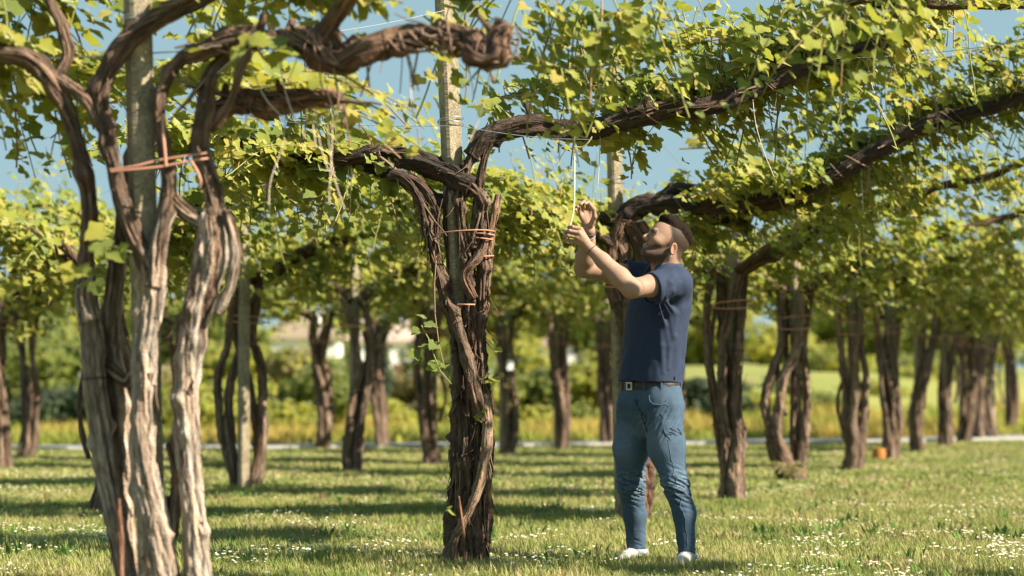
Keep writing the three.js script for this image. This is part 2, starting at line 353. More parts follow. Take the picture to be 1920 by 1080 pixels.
// a vine of the far rows, or one whose stems are not traced
function vine(o) {
  const { x, d, seed, label, detail = 1, leaves: many = 1, single = 0, canes: caneParts = 0, arms = 'both', trunks = 1, size = 1, lean = 0 } = o;
  const r = rngOf(seed), root = thing('grape_vine', label, 'vine', [x, 0, -d], VINE_LABEL), B = V(x, 0, -d);
  const near = detail > 1, seg = near ? 22 : detail ? 14 : 10, step = near ? 0.025 : detail ? 0.045 : 0.07;
  const stems = [], armList = [], n = trunks > 1 ? 4 : 4 + Math.floor(r() * 2), spin = r() * 6.28, twist = (r() - 0.5) * 4, bow = (r() - 0.5) * 0.22, bow2 = (r() - 0.5) * 0.1;
  for (let i = 0; i < n; i++) {
    const a0 = spin + i / n * 6.28, pts = [], rad = [], top = 1.72 + 0.2 * r(), spread = 0.10 + 0.10 * r(), br = 0.034 + 0.02 * r(), rr = 0.022 + 0.012 * r();
    const gap = trunks > 1 ? (i < 2 ? -0.1 : 0.1) : 0;
    for (let k = 0; k <= 7; k++) {
      const t = k / 7, a = a0 + twist * t, q = 0.052 + 0.03 * Math.sin(t * 3.14) * (i % 2) + (spread - 0.05) * t * t * t;
      pts.push(V(B.x + Math.cos(a) * q + gap * Math.sin(Math.min(1, t * 1.4) * 3.14) ** 0.5 + 0.04 * (r() - 0.5) + bow * Math.sin(t * 3.14) + bow2 * Math.sin(t * 6.28) + lean * t, top * t - 0.04 * (1 - t), B.z + Math.sin(a) * q + 0.03 * (r() - 0.5)));
      rad.push(lerp(br * (1 + 0.25 * (1 - t) ** 4), rr, t));
    }
    const t = { pts, rad }; stems.push(t);
    addLimb(root, 'stem', t, { seg, step, seed: seed + i, twist: 1.5, ridge: 0.18, lump: 0.22, plates: 0.12, knotty: detail ? 4 : 0, paleness: 0.22 + 0.25 * r(), tone: [0.088, 0.066, 0.054], pale: [0.37, 0.315, 0.265] });
  }
  // a thin old cane looping beside the trunk
  for (let i = 0; i < 1 + (r() < 0.6); i++) {
    const a = r() * 6.28, pts = [], h0 = 0.35 + 0.4 * r(), h1 = h0 + 0.5 + 0.4 * r();
    for (let k = 0; k <= 5; k++) { const t = k / 5, q = 0.09 + 0.07 * Math.sin(t * 3.14); pts.push(V(B.x + Math.cos(a + t * 0.5) * q + lean * lerp(h0, h1, t) / 1.8, lerp(h0, h1, t), B.z + Math.sin(a + t * 0.5) * q)); }
    addLimb(root, 'side_stem', { pts, rad: pts.map(() => 0.016 + 0.008 * r()) }, { seg: Math.min(10, seg), step, seed: seed + 20 + i });
  }
  const dirs = [];
  if (arms !== 'left') dirs.push([ACROSS.clone(), 2.25, 0.046]);
  if (arms !== 'right') dirs.push([ACROSS.clone().negate(), o.reach ?? 2.1, 0.044]);
  const turn = (v, a) => v.clone().applyAxisAngle(UPV, a);
  if (arms !== 'left') dirs.push([turn(ACROSS, 0.34 + 0.2 * r()), 1.5, 0.03], [turn(ACROSS, -0.3 - 0.2 * r()), 1.4, 0.03]);
  if (arms !== 'right') dirs.push([turn(ACROSS, Math.PI + 0.34), 1.4, 0.03], [turn(ACROSS, Math.PI - 0.34), 1.4, 0.03]);
  const can = [], lv = [];
  dirs.forEach(([dir, len, ra], i) => {
    const base = V(B.x + lean, 0, B.z), h0 = (o.h0 ?? 1.68) + 0.12 * r(), h1 = (o.h1 ?? (i < 2 ? 2.55 : 2.35)) + 0.15 * (r() - 0.5), pts = armPath(base, dir, len * (0.92 + 0.16 * r()), h0, h1, r);
    addLimb(root, 'arm', { pts, rad: pts.map((_, k) => lerp(ra, ra * 0.5, k / 6)) }, { seg: Math.min(seg, 14), step, seed: seed + 40 + i, lump: 0.28, ridge: 0.2, tone: [0.07, 0.05, 0.04], pale: [0.22, 0.16, 0.12], paleness: 0.25, wobble: 0.015 });
    shootsOn(pts, { perMetre: (detail ? 31 : 15) * many, from: o.from ?? 0.12, size: (detail ? 1.05 : 1.3) * size, len: o.len ?? [0.3, 0.75], hang: o.hang ?? 0.4, up: 0.3, bare: 2, y0: o.low ?? 1.5, y1: o.high ?? 3.1 }, r, can, lv);
  });
  for (let i = 0; i < 2; i++) addTie(root, ring(V(B.x + lean * 0.85, 1.42 + i * 0.05 + 0.1 * r(), B.z), 0.16, 0.15, 0.02, 0.006, seed + i));
  if (detail) looseBark(root, stems, near ? 60 : 26, seed + 5);
  canesOf(root, can, caneParts); foliage(root, lv, single, !detail);
  shade(root); return root;
}

const tendrilMat = std({ vertexColors: true, roughness: 0.85 });
function wraps(root, t, n, tight, seed) {             // dry tendrils and old ties wound round an arm
  const r = rngOf(seed), c = new THREE.CatmullRomCurve3(t.pts, false, 'centripetal'), gs = [];
  for (let i = 0; i < n; i++) {
    const u = 0.08 + 0.86 * r(), ri = t.rad[Math.min(t.rad.length - 1, Math.round(u * (t.rad.length - 1)))] * (1.1 + 0.2 * r()) * tight, turns = 0.4 + 1.0 * r() ** 2, L = 0.05 + 0.26 * r(), a0 = r() * 6.28, pts = [], m = 14, len = c.getLength();
    for (let k = 0; k <= m; k++) { const v = Math.min(0.995, u + L * k / m / len), p = c.getPointAt(v), tan = c.getTangentAt(v), e1 = V(-tan.z, 0, tan.x).normalize(), e2 = V(0, 0, 0).crossVectors(tan, e1), a = a0 + turns * 6.28 * k / m, q = ri * (1 + 0.22 * (r() - 0.5)); pts.push(p.addScaledVector(e1, Math.cos(a) * q).addScaledVector(e2, Math.sin(a) * q)); }
    if (r() < 0.5) { const e = pts[m].clone(); pts.push(e.clone().add(V(0.03 * (r() - 0.5), -0.04, 0.03 * (r() - 0.5))), e.clone().add(V(0.08 * (r() - 0.5), -0.08 - 0.1 * r(), 0.05 * (r() - 0.5)))); }
    const k = 0.7 + 0.6 * r(); gs.push(paint(cord(pts, 0.0018 + 0.0035 * r() ** 2, 5, 'centripetal', 30), 0.24 * k, 0.15 * k, 0.11 * k));
  }
  const m = part('dry_tendrils', relative(mergeGeometries(gs), root), tendrilMat, root); m.userData.kind = 'stuff';
}
const stringMat = std({ color: RGB(0.62, 0.5, 0.4), roughness: 0.8 });
function hangers(root, pts, n, seed) {                // old tying strings that dangle from an arm
  const r = rngOf(seed), c = new THREE.CatmullRomCurve3(pts, false, 'centripetal');
  for (let i = 0; i < n; i++) { const p = c.getPointAt(0.15 + 0.8 * r()), L = 0.12 + 0.34 * r(), dx = 0.16 * (r() - 0.5), dz = 0.1 * (r() - 0.5); part('tying_string', relative(cord([p, p.clone().add(V(dx * 0.3, -L * 0.4, dz * 0.3)), p.clone().add(V(dx, -L * 0.75, dz)), p.clone().add(V(dx * (1 + r()), -L, dz))], 0.0022, 5), root), stringMat, root); }
}
// the man's place, the sunlit stems and patches of ground
SUNLIT.push([V(0.72, 0.05, -12.15), V(0.80, 1.75, -12.12), 0.42], [V(0.35, 1.55, -11.9), V(0.8, 1.4, -12), 0.25]);
SUNLIT.push([V(0.26, 1.64, -11.85), V(0.46, 1.76, -12.02), 0.2]);
SUNLIT.push([V(-1.28, 0.05, -8.7), V(-1.3, 1.35, -8.7), 0.11], [V(-1.1, 0.05, -8.7), V(-1.13, 1.2, -8.7), 0.13]);

// --- the near vine at the left edge, four grey stems
{
  const D = 8.7, root = thing('grape_vine', 'nearest vine at the left, four thick pale grey stems filling the picture height', 'vine', [P(320, 1198, D).x, 0, -D], VINE_LABEL), r = rngOf(11);
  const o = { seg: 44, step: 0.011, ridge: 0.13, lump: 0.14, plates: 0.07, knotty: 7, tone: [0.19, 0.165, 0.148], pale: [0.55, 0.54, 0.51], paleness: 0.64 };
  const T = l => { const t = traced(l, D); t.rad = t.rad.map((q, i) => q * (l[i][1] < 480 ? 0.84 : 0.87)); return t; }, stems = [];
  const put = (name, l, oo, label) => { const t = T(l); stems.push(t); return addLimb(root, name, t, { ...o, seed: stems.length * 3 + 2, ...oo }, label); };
  o.upper = { at: 1.36, tone: [0.085, 0.062, 0.05], pale: [0.30, 0.24, 0.195], paleness: 0.32 };  // canopy shade is painted into the brown of these upper limbs
  const dark = { paleness: 0.32, tone: [0.085, 0.062, 0.05], pale: [0.30, 0.24, 0.195], ridge: 0.18, lump: 0.16, upper: null };  // bark colour of the top runs, with the shade on them painted in
  const mixed = { ridge: 0.16, lump: 0.14 };
  put('stem', [[250, 1215, 60, 0.12], [236, 1080, 50, 0.12], [214, 970, 48, 0.12], [195, 860, 50, 0.12], [178, 720, 54, 0.12], [174, 640, 60, 0.12], [160, 560, 46, 0.1], [162, 500, 38, 0.09]], { paleness: 0.3, tone: [0.1, 0.075, 0.06] });  // same grey wood; the shade on this left stem is painted into its tone
  put('stem', [[160, 570, 42, 0.1], [163, 460, 34, 0.08], [166, 370, 40, 0.08], [150, 290, 36, 0.06], [128, 215, 40, 0.04], [95, 152, 44], [55, 112, 46], [0, 98, 44], [-120, 84, 40], [-330, 40, 34]], dark, 'stem with shade painted into its dark bark that bends into the left arm');
  put('stem', [[268, 1215, 62, 0.2], [246, 1080, 50, 0.2], [234, 960, 42, 0.2], [226, 820, 48, 0.2], [213, 700, 46, 0.2], [209, 600, 50, 0.2], [217, 520, 42, 0.2], [226, 440, 34, 0.2], [236, 350, 30, 0.2], [262, 250, 28, 0.2], [300, 190, 26, 0.2]], { paleness: 0.4, tone: [0.13, 0.095, 0.07] });  // shade painted in: darker tone than the sunlit stems of like wood
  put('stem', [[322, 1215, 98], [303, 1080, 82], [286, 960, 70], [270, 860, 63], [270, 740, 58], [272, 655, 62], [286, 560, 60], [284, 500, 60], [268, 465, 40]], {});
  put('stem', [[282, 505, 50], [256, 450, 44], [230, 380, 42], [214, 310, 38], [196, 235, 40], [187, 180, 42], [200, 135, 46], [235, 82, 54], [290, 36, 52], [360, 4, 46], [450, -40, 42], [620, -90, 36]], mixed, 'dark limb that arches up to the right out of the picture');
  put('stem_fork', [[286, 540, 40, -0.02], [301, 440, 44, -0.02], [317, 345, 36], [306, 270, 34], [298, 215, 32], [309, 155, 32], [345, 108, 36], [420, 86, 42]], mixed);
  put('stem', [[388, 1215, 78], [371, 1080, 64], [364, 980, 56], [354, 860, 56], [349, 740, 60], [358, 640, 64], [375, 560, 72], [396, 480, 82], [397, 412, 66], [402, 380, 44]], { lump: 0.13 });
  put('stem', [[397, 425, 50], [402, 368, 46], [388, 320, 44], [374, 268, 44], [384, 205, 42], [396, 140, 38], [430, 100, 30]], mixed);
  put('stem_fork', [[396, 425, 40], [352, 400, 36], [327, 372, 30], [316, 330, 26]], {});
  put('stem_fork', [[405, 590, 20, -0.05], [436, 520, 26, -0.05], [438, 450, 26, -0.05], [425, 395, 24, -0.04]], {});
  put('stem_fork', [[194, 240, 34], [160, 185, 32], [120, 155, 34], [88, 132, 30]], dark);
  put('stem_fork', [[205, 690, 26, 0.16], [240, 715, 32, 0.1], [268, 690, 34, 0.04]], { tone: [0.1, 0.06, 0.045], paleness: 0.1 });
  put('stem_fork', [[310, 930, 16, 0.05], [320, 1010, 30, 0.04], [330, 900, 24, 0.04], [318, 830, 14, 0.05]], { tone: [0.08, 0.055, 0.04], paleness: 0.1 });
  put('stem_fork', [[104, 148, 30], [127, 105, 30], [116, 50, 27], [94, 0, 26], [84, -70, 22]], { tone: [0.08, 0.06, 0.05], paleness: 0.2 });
  put('side_stem', [[222, 935, 9, -0.08], [226, 1000, 14, -0.08], [228, 1080, 14, -0.08], [236, 1200, 16, -0.08]], { tone: [0.26, 0.13, 0.09], pale: [0.36, 0.22, 0.16], seg: 14 });
  const armO = { seed: 51, seg: 34, step: 0.012, plates: 0.14, knotty: 14, lump: 0.4, ridge: 0.26, wobble: 0.02, tone: [0.09, 0.062, 0.048], pale: [0.26, 0.185, 0.14], paleness: 0.4 };
  const a1 = tracedArm([[345, 108, 34], [420, 84, 40], [500, 72, 36], [575, 84, 60], [630, 108, 66], [680, 98, 52], [740, 84, 46], [800, 76, 46], [860, 72, 52], [900, 92, 66], [922, 100, 60], [936, 70, 44], [950, 40, 30]], D, 320);
  const a2 = tracedArm([[386, 240, 40], [412, 200, 42], [460, 190, 52], [500, 205, 44], [540, 188, 44], [600, 186, 30], [640, 190, 16]], D, 320, 0.25);
  a1.rad = a1.rad.map((q, i) => q * (0.72 + 0.2 * Math.abs(Math.sin(i * 2.3)))); a2.rad = a2.rad.map((q, i) => q * (0.7 + 0.25 * Math.abs(Math.sin(i * 1.7))));
  addLimb(root, 'arm', a1, armO, 'gnarled bare arm ending in a sawn knob'); addLimb(root, 'arm', a2, { ...armO, seed: 77, tone: [0.16, 0.1, 0.075], pale: [0.34, 0.23, 0.17] });
  addLimb(root, 'spur', tracedArm([[590, 90, 40], [610, 55, 32], [640, 18, 28], [665, -20, 24], [690, -70, 20]], D, 320), { ...armO, seed: 81, lump: 0.2, paleness: 0.6 });
  addLimb(root, 'spur', tracedArm([[398, 235, 14], [430, 190, 15], [455, 130, 15], [472, 95, 12]], D, 320, -0.05), { ...armO, seed: 83, lump: 0.1, seg: 12, paleness: 0.8 });
  looseBark(root, [a1, a2], 70, 5); looseBark(root, stems.slice(0, 8), 70, 6); wraps(root, a1, 46, 0.9, 61); wraps(root, a2, 20, 0.9, 62); hangers(root, a1.pts, 8, 63); spurs(root, a1, 12, 65, { tone: armO.tone, pale: armO.pale }); spurs(root, a2, 6, 66, { tone: armO.tone, pale: armO.pale }); hangers(root, a2.pts, 5, 64);
  addTie(root, cord([P(206, 318, D - 0.14), P(250, 312, D - 0.15), P(300, 300, D - 0.13), P(345, 293, D - 0.12), P(388, 287, D - 0.1)], 0.0042));
  addTie(root, cord([P(208, 322, D - 0.15), P(250, 318, D - 0.16), P(305, 312, D - 0.15), P(350, 303, D - 0.14), P(390, 297, D - 0.1)], 0.0046));
  addTie(root, cord([P(358, 302, D - 0.15), P(370, 322, D - 0.16), P(376, 340, D - 0.16), P(374, 352, D - 0.15)], 0.006));
  addTie(root, cord([P(306, 215, D - 0.12), P(306, 250, D - 0.14), P(309, 285, D - 0.15), P(311, 312, D - 0.15)], 0.006));
  const can = [], lv = [];
  const left = tracedArm([[95, 152, 40], [0, 98, 44], [-120, 84, 40], [-330, 40, 34]], D, 320).pts;
  shootsOn(left, { perMetre: 50, len: [0.3, 0.8], y0: 1.7 }, r, can, lv);
  shootsOn(T([[100, 60, 1, 0.5], [94, 0, 1, 0.8], [84, -70, 1, 1.1], [60, -110, 1, 1.5]]).pts, { perMetre: 44, y0: 1.9 }, r, can, lv);
  shootsOn(T([[290, 36, 1], [360, 4, 1, 0.1], [450, -40, 1, 0.2], [620, -90, 1, 0.3]]).pts, { perMetre: 30, hang: 0.2, y0: 2.1 }, r, can, lv);
  shootsOn(armPath(V(-1.1, 0, -8.9), V(0.1, 0, -1).normalize(), 1.5, 1.9, 2.3, r), { perMetre: 22, y0: 1.8 }, r, can, lv);
  shootsOn(armPath(V(-1.5, 0, -8.9), V(-0.6, 0, -0.9).normalize(), 1.4, 1.95, 2.3, r), { perMetre: 34, y0: 1.75 }, r, can, lv);
  shootsOn([P(560, 60, 8.6), P(640, 10, 8.7), P(690, -70, 8.8)], { perMetre: 44, from: 0.2, hang: 0.1, y0: 2.05 }, r, can, lv);
  for (const [px, py, dd] of [[205, 450, -0.1], [160, 520, -0.1], [480, 90, -0.25], [540, 100, -0.2]]) { const c = P(px, py, D + dd); for (let k = 0; k < 5; k++) { const nrm = V(r() - 0.5, 0.6, r()).normalize(), a = r() * 6, fwd = V(Math.cos(a), -0.3, Math.sin(a)); fwd.addScaledVector(nrm, -fwd.dot(nrm)).normalize(); lv.push({ at: c.clone().add(V((r() - 0.5) * 0.1, (r() - 0.5) * 0.09, (r() - 0.5) * 0.08)), nrm, fwd, s: 0.07 + 0.03 * r(), tone: Math.floor(r() * 5), v: Math.floor(r() * 3), k: 1 }); } }
  canesOf(root, can, 60); foliage(root, lv, 280); shade(root);
  post(P(284, 1198, D).x, D + 0.06, 2.75, 0.086, 'concrete post rising between the stems of the nearest left vine', [P(246, 20, D).x - P(284, 1198, D).x, 0]);
}
// --- the vine in the middle, dark twisted trunk
{
  const D = 12.1, root = thing('grape_vine', 'dark twisted vine trunk in the middle, in focus left of the man', 'vine', [P(875, 1062, D).x, 0, -D], VINE_LABEL), r = rngOf(21);
  const o = { seg: 46, step: 0.009, ridge: 0.26, lump: 0.2, plates: 0.12, knotty: 8, tone: [0.072, 0.053, 0.043], pale: [0.235, 0.19, 0.152], paleness: 0.22 };
  const stems = [], put = (name, l, oo, label) => { const t = traced(l, D); t.rad = t.rad.map((q, i) => q * lerp(0.66, 0.86, smooth(480, 760, l[i][1]))); t.pts.forEach((q, i) => { const y = l[i][1]; if (y > 540) q.x = lerp(q.x, P(881, y, D).x, 0.2); }); stems.push(t); return addLimb(root, name, t, { ...o, seed: 100 + stems.length * 5, ...oo }, label); };
  put('stem', [[852, 1080, 62, 0.02], [853, 1000, 58, 0.02], [860, 920, 56, 0.02], [866, 840, 58, 0.02], [868, 760, 56, 0.02], [866, 690, 46], [848, 610, 38], [832, 540, 34], [814, 475, 32], [801, 425, 30], [788, 375, 36], [764, 338, 34], [742, 326, 24], [726, 334, 16]], {});
  put('stem', [[896, 1080, 62, 0.03], [900, 990, 54, 0.03], [906, 900, 50, 0.03], [910, 820, 50, 0.03], [906, 740, 46, 0.02], [901, 660, 40], [906, 570, 34], [907, 480, 34], [905, 410, 34], [898, 365, 36], [872, 344, 38]], {});
  put('stem', [[880, 1075, 60, -0.02], [882, 960, 56, 0], [888, 830, 52, 0.02], [886, 720, 48, 0.02], [883, 620, 38], [880, 520, 36], [868, 445, 32], [862, 385, 30], [868, 335, 27], [884, 296, 28], [912, 262, 34]], { paleness: 0.35 });
  put('stem', [[908, 790, 26, -0.08], [897, 742, 28, -0.1], [881, 692, 28, -0.09], [863, 640, 28, -0.07], [846, 590, 27, -0.04], [830, 540, 24]], { paleness: 0.55, seg: 20 }, 'paler strand crossing the trunk from lower right to upper left');
  put('stem', [[848, 1010, 16, -0.07], [868, 975, 20, -0.1], [897, 925, 22, -0.1], [915, 865, 24, -0.08], [922, 800, 26, -0.05], [918, 740, 24]], { paleness: 0.75, seg: 20, tone: [0.16, 0.12, 0.09], pale: [0.38, 0.31, 0.24] }, 'smooth strand curling round the foot of the trunk, sunlight painted into its pale tone');  // sun on this strand is painted as a paler tone
  put('stem_fork', [[912, 600, 24], [915, 500, 22], [922, 430, 19], [935, 364, 20]], { paleness: 0.5, tone: [0.16, 0.105, 0.08], pale: [0.36, 0.29, 0.22] }, 'sawn stub with a pale cut face');
  put('stem_fork', [[888, 470, 26], [893, 400, 25], [900, 340, 22], [912, 285, 22], [930, 244, 22]], {});
  put('stem_fork', [[852, 600, 26, 0.05], [846, 490, 25, 0.05], [838, 410, 24, 0.05], [846, 352, 24, 0.03], [868, 336, 24]], {});
  put('stem_fork', [[890, 560, 26, -0.05], [872, 515, 24, -0.06], [900, 480, 22, -0.05], [914, 440, 20]], { paleness: 0.4, tone: [0.15, 0.09, 0.07] });
  put('stem_fork', [[815, 470, 24], [818, 400, 25], [795, 352, 25], [765, 328, 22]], {});
  put('foot', [[850, 1082, 66, -0.02], [852, 1040, 60, -0.04], [862, 1005, 40, -0.05], [872, 985, 20, -0.05]], { lump: 0.3, paleness: 0.5 });
  put('side_stem', [[870, 1085, 7, -0.13], [866, 1000, 6, -0.13], [855, 930, 6, -0.12]], { seg: 8, tone: [0.28, 0.16, 0.11], ridge: 0.05, lump: 0.05 });
  const armO = { seg: 26, step: 0.012, plates: 0.14, knotty: 9, lump: 0.22, ridge: 0.2, wobble: 0.012, tone: [0.04, 0.031, 0.026], pale: [0.13, 0.098, 0.08], paleness: 0.15 };
  const right = tracedArm([[884, 296, 28], [912, 262, 36], [950, 242, 38], [1010, 233, 36], [1060, 242, 38], [1150, 232, 36], [1250, 206, 34], [1350, 190, 32], [1430, 158, 30], [1500, 128, 28], [1600, 94, 25], [1690, 66, 22], [1722, 22, 20], [1770, -16, 17], [1830, -60, 14]], D, 875, 0, -0.06);
  const left = tracedArm([[884, 352, 42], [830, 322, 36], [770, 301, 34], [700, 288, 28], [640, 300, 24], [560, 290, 22], [480, 268, 20], [400, 254, 18], [330, 238, 14]], D, 875);
  addLimb(root, 'arm', right, { ...armO, seed: 201 }, 'long dark arm reaching up to the right'); addLimb(root, 'arm', left, { ...armO, seed: 202 }, 'long dark arm reaching left');
  looseBark(root, stems.slice(0, 3), 420, 31, 1.7); looseBark(root, [right, left], 90, 33); wraps(root, right, 12, 1, 71); wraps(root, left, 6, 1, 72); hangers(root, right.pts, 7, 73); hangers(root, left.pts, 7, 74); spurs(root, right, 14, 78, { tone: armO.tone, pale: armO.pale }); spurs(root, left, 9, 79, { tone: armO.tone, pale: armO.pale });
  addTie(root, ring(P(872, 438, D), 0.1 + 0.05, 0.13, 0.012, 0.0035, 4)); addTie(root, ring(P(906, 441, D), 0.055, 0.06, 0.006, 0.0045, 5)); addTie(root, ring(P(904, 448, D), 0.055, 0.06, 0.006, 0.004, 6)); addTie(root, ring(P(906, 482, D), 0.052, 0.055, 0.006, 0.004, 7));
  addTie(root, cord([P(858, 571, D - 0.09), P(875, 571, D - 0.11), P(890, 571, D - 0.08)], 0.004));
  const can = [], lv = [];
  shootsOn(right.pts.slice(2), { perMetre: 72, from: 0.2, hang: 0.06, up: 0.6, len: [0.3, 1.0], y0: 1.9, y1: 3.4, behind: 0.88, bare: 2, droop: 0.05 }, r, can, lv);
  shootsOn(left.pts.slice(3), { perMetre: 56, from: 0.1, hang: 0.5, up: 0.1, len: [0.25, 0.7], y0: 1.62, y1: 2.75 }, r, can, lv);
  for (const [dir, l, n] of [[V(-0.9, 0, -0.45), 1.6, 34]]) {
    const pts = armPath(V(-0.2, 0, -12.1), dir.normalize(), l, 1.8, 2.3, r);
    addLimb(root, 'arm', { pts, rad: pts.map((_, k) => lerp(0.032, 0.014, k / 6)) }, { ...armO, seg: 14, step: 0.03, seed: 300 + n });
    shootsOn(pts, { perMetre: n, from: 0.3, y0: 1.7, y1: 2.7 }, r, can, lv);
  }
  for (const [back, down, n, y0] of [[0.4, 0.02, 40, 2.0], [0.3, -0.35, 34, 2.2]]) { const path = right.pts.slice(4).map((q, i) => q.clone().add(V(0.05 * Math.sin(i * 2), -down, -back))); can.unshift({ pts: path, r: 0.006, old: true }); shootsOn(path, { perMetre: n, from: 0.02, hang: 0.35, up: 0.2, len: [0.2, 0.55], y0, y1: 3.3 }, r, can, lv); }
  { const path = [P(890, 200, 12.5), P(960, 180, 12.5), P(1040, 170, 12.5), P(1130, 160, 12.4)]; can.unshift({ pts: path, r: 0.006, old: true }); shootsOn(path, { perMetre: 40, from: 0.1, hang: 0.4, len: [0.2, 0.5], y0: 1.95, y1: 3.0 }, r, can, lv); }
  // leaves that sprout low on the trunk
  for (const [px, py, dd, n, sp, tn] of [[795, 610, -0.1, 4, 0.04, 4], [800, 665, -0.08, 5, 0.05, 4], [828, 690, -0.1, 4, 0.03, 3], [818, 640, -0.1, 3, 0.04, 4], [930, 650, -0.05, 2, 0.02, 0], [920, 715, -0.06, 3, 0.03, 0], [895, 780, -0.12, 3, 0.02, 1], [843, 958, -0.1, 2, 0.015, 1]]) {
    const c = P(px, py, D + dd);
    for (let k = 0; k < n; k++) { const nrm = V(r() - 0.5, 0.5 + 0.4 * r(), 0.5 * r() + 0.2).normalize(), a = r() * 6.28, fwd = V(Math.cos(a), -0.3, Math.sin(a)); fwd.addScaledVector(nrm, -fwd.dot(nrm)).normalize(); lv.push({ at: c.clone().add(V((r() - 0.5) * 2 * sp, (r() - 0.5) * 2 * sp, (r() - 0.5) * sp)), nrm, fwd, s: (0.055 + 0.03 * r()) * (sp < 0.025 ? 0.7 : 1), tone: tn, v: k % 3, k: 1 }); }
  }
  can.unshift({ pts: [P(846, 720, D - 0.09), P(822, 690, D - 0.11), P(806, 640, D - 0.11), P(790, 610, D - 0.1)], r: 0.003, old: false }, { pts: [P(818, 480, D - 0.05), P(814, 560, D - 0.06), P(822, 640, D - 0.07), P(836, 700, D - 0.07)], r: 0.003, old: true });
  canesOf(root, can, 110); foliage(root, lv, 300); shade(root);
  post(P(880, 1062, D).x, D + 0.06, 3.2, 0.088, 'concrete post standing in the dark middle vine, sky behind its top', [P(829, 0, D).x - P(880, 1062, D).x, 0]);
}
// --- the vine half hidden behind the man
{
  const D = 15.6, root = thing('grape_vine', 'vine half hidden behind the man with a long dark arm over his head', 'vine', [P(1190, 985, D).x, 0, -D], VINE_LABEL), r = rngOf(31);
  const o = { seg: 28, step: 0.016, ridge: 0.2, lump: 0.18, plates: 0.12, knotty: 6, tone: [0.1, 0.07, 0.055], pale: [0.28, 0.21, 0.165], paleness: 0.35 };
  const stems = [], put = (name, l, oo) => { const t = traced(l, D); stems.push(t); return addLimb(root, name, t, { ...o, seed: 400 + stems.length * 5, ...oo }); };
  put('stem', [[1200, 1000, 52], [1205, 900, 44], [1202, 780, 44], [1190, 660, 36], [1172, 600, 28], [1150, 545, 26], [1148, 490, 26], [1160, 430, 28], [1180, 395, 28]]);
  put('stem', [[1182, 1000, 46], [1186, 860, 44], [1198, 700, 40], [1200, 580, 32], [1205, 500, 32], [1195, 450, 30], [1176, 415, 28]]);
  put('stem', [[1192, 995, 44, -0.06], [1190, 820, 36, -0.06], [1180, 660, 32, -0.05], [1178, 540, 30], [1168, 470, 30], [1160, 430, 26]], { paleness: 0.6 });
  put('stem_fork', [[1215, 520, 24], [1222, 460, 22], [1200, 420, 22], [1185, 398, 20]]);
  const armO = { seg: 22, step: 0.016, plates: 0.14, knotty: 8, lump: 0.24, ridge: 0.2, wobble: 0.012, tone: [0.04, 0.031, 0.026], pale: [0.13, 0.098, 0.08], paleness: 0.15 };
  const right = tracedArm([[1150, 425, 26], [1190, 388, 32], [1280, 386, 36], [1390, 381, 34], [1480, 370, 32], [1560, 328, 30], [1640, 284, 28], [1720, 240, 26], [1850, 202, 24], [1925, 180, 22], [2060, 150, 20], [2260, 110, 16]], D, 1190);
  const upper = tracedArm([[1200, 400, 20], [1260, 358, 22], [1300, 352, 18], [1380, 372, 16]], D, 1190, 0.1);
  const left = tracedArm([[1176, 415, 30], [1120, 410, 28], [1060, 395, 26], [960, 390, 24], [870, 400, 22], [760, 372, 20], [640, 345, 16]], D, 1190);
  for (const [a, s] of [[right, 411], [upper, 413], [left, 417]]) addLimb(root, 'arm', a, { ...armO, seed: s });
  looseBark(root, stems.slice(0, 3), 90, 41); looseBark(root, [right, left], 60, 43); wraps(root, right, 9, 1, 75); hangers(root, right.pts, 7, 76); hangers(root, left.pts, 6, 77); spurs(root, right, 14, 80, { tone: armO.tone, pale: armO.pale });
  addTie(root, ring(P(1185, 520, D), 0.17, 0.14, 0.015, 0.006, 4)); addTie(root, ring(P(1185, 535, D), 0.17, 0.14, 0.015, 0.006, 8));
  const can = [], lv = [];
  shootsOn(right.pts, { perMetre: 60, from: 0.14, hang: 0.08, up: 0.55, len: [0.3, 0.95], y0: 1.7, y1: 3.3, behind: 0.86, bare: 2, droop: 0.05 }, r, can, lv);
  shootsOn(left.pts, { perMetre: 46, from: 0.08, hang: 0.45, up: 0.15, len: [0.3, 0.8], y0: 1.5, y1: 2.7 }, r, can, lv);
  for (const [back, down, n, y0] of [[0.4, 0.05, 34, 1.75], [0.3, -0.4, 26, 2.0]]) { const path = right.pts.slice(2).map((q, i) => q.clone().add(V(0.05 * Math.sin(i * 2), -down, -back))); can.unshift({ pts: path, r: 0.006, old: true }); shootsOn(path, { perMetre: n, from: 0.05, hang: 0.35, up: 0.2, len: [0.2, 0.6], y0, y1: 3.2 }, r, can, lv); }
  for (const [dir, l, n] of [[V(0.9, 0, -0.3), 2.0, 34], [V(-0.9, 0, -0.4), 1.6, 34], [V(-0.95, 0, 0.1), 1.5, 30]]) {
    const pts = armPath(V(0.78, 0, -15.6), dir.normalize(), l, 1.8, 2.35, r);
    addLimb(root, 'arm', { pts, rad: pts.map((_, k) => lerp(0.032, 0.014, k / 6)) }, { ...armO, seg: 12, step: 0.03, seed: 500 + n });
    shootsOn(pts, { perMetre: n, y0: 1.6, y1: 2.9 }, r, can, lv);
  }
  canesOf(root, can, 90); foliage(root, lv, 300); shade(root);
  post(P(1170, 985, D).x, D + 0.15, 3.0, 0.082, 'concrete post left of the man\'s head, sky beside it', [P(1150, 150, D).x - P(1170, 985, D).x, 0]);
}
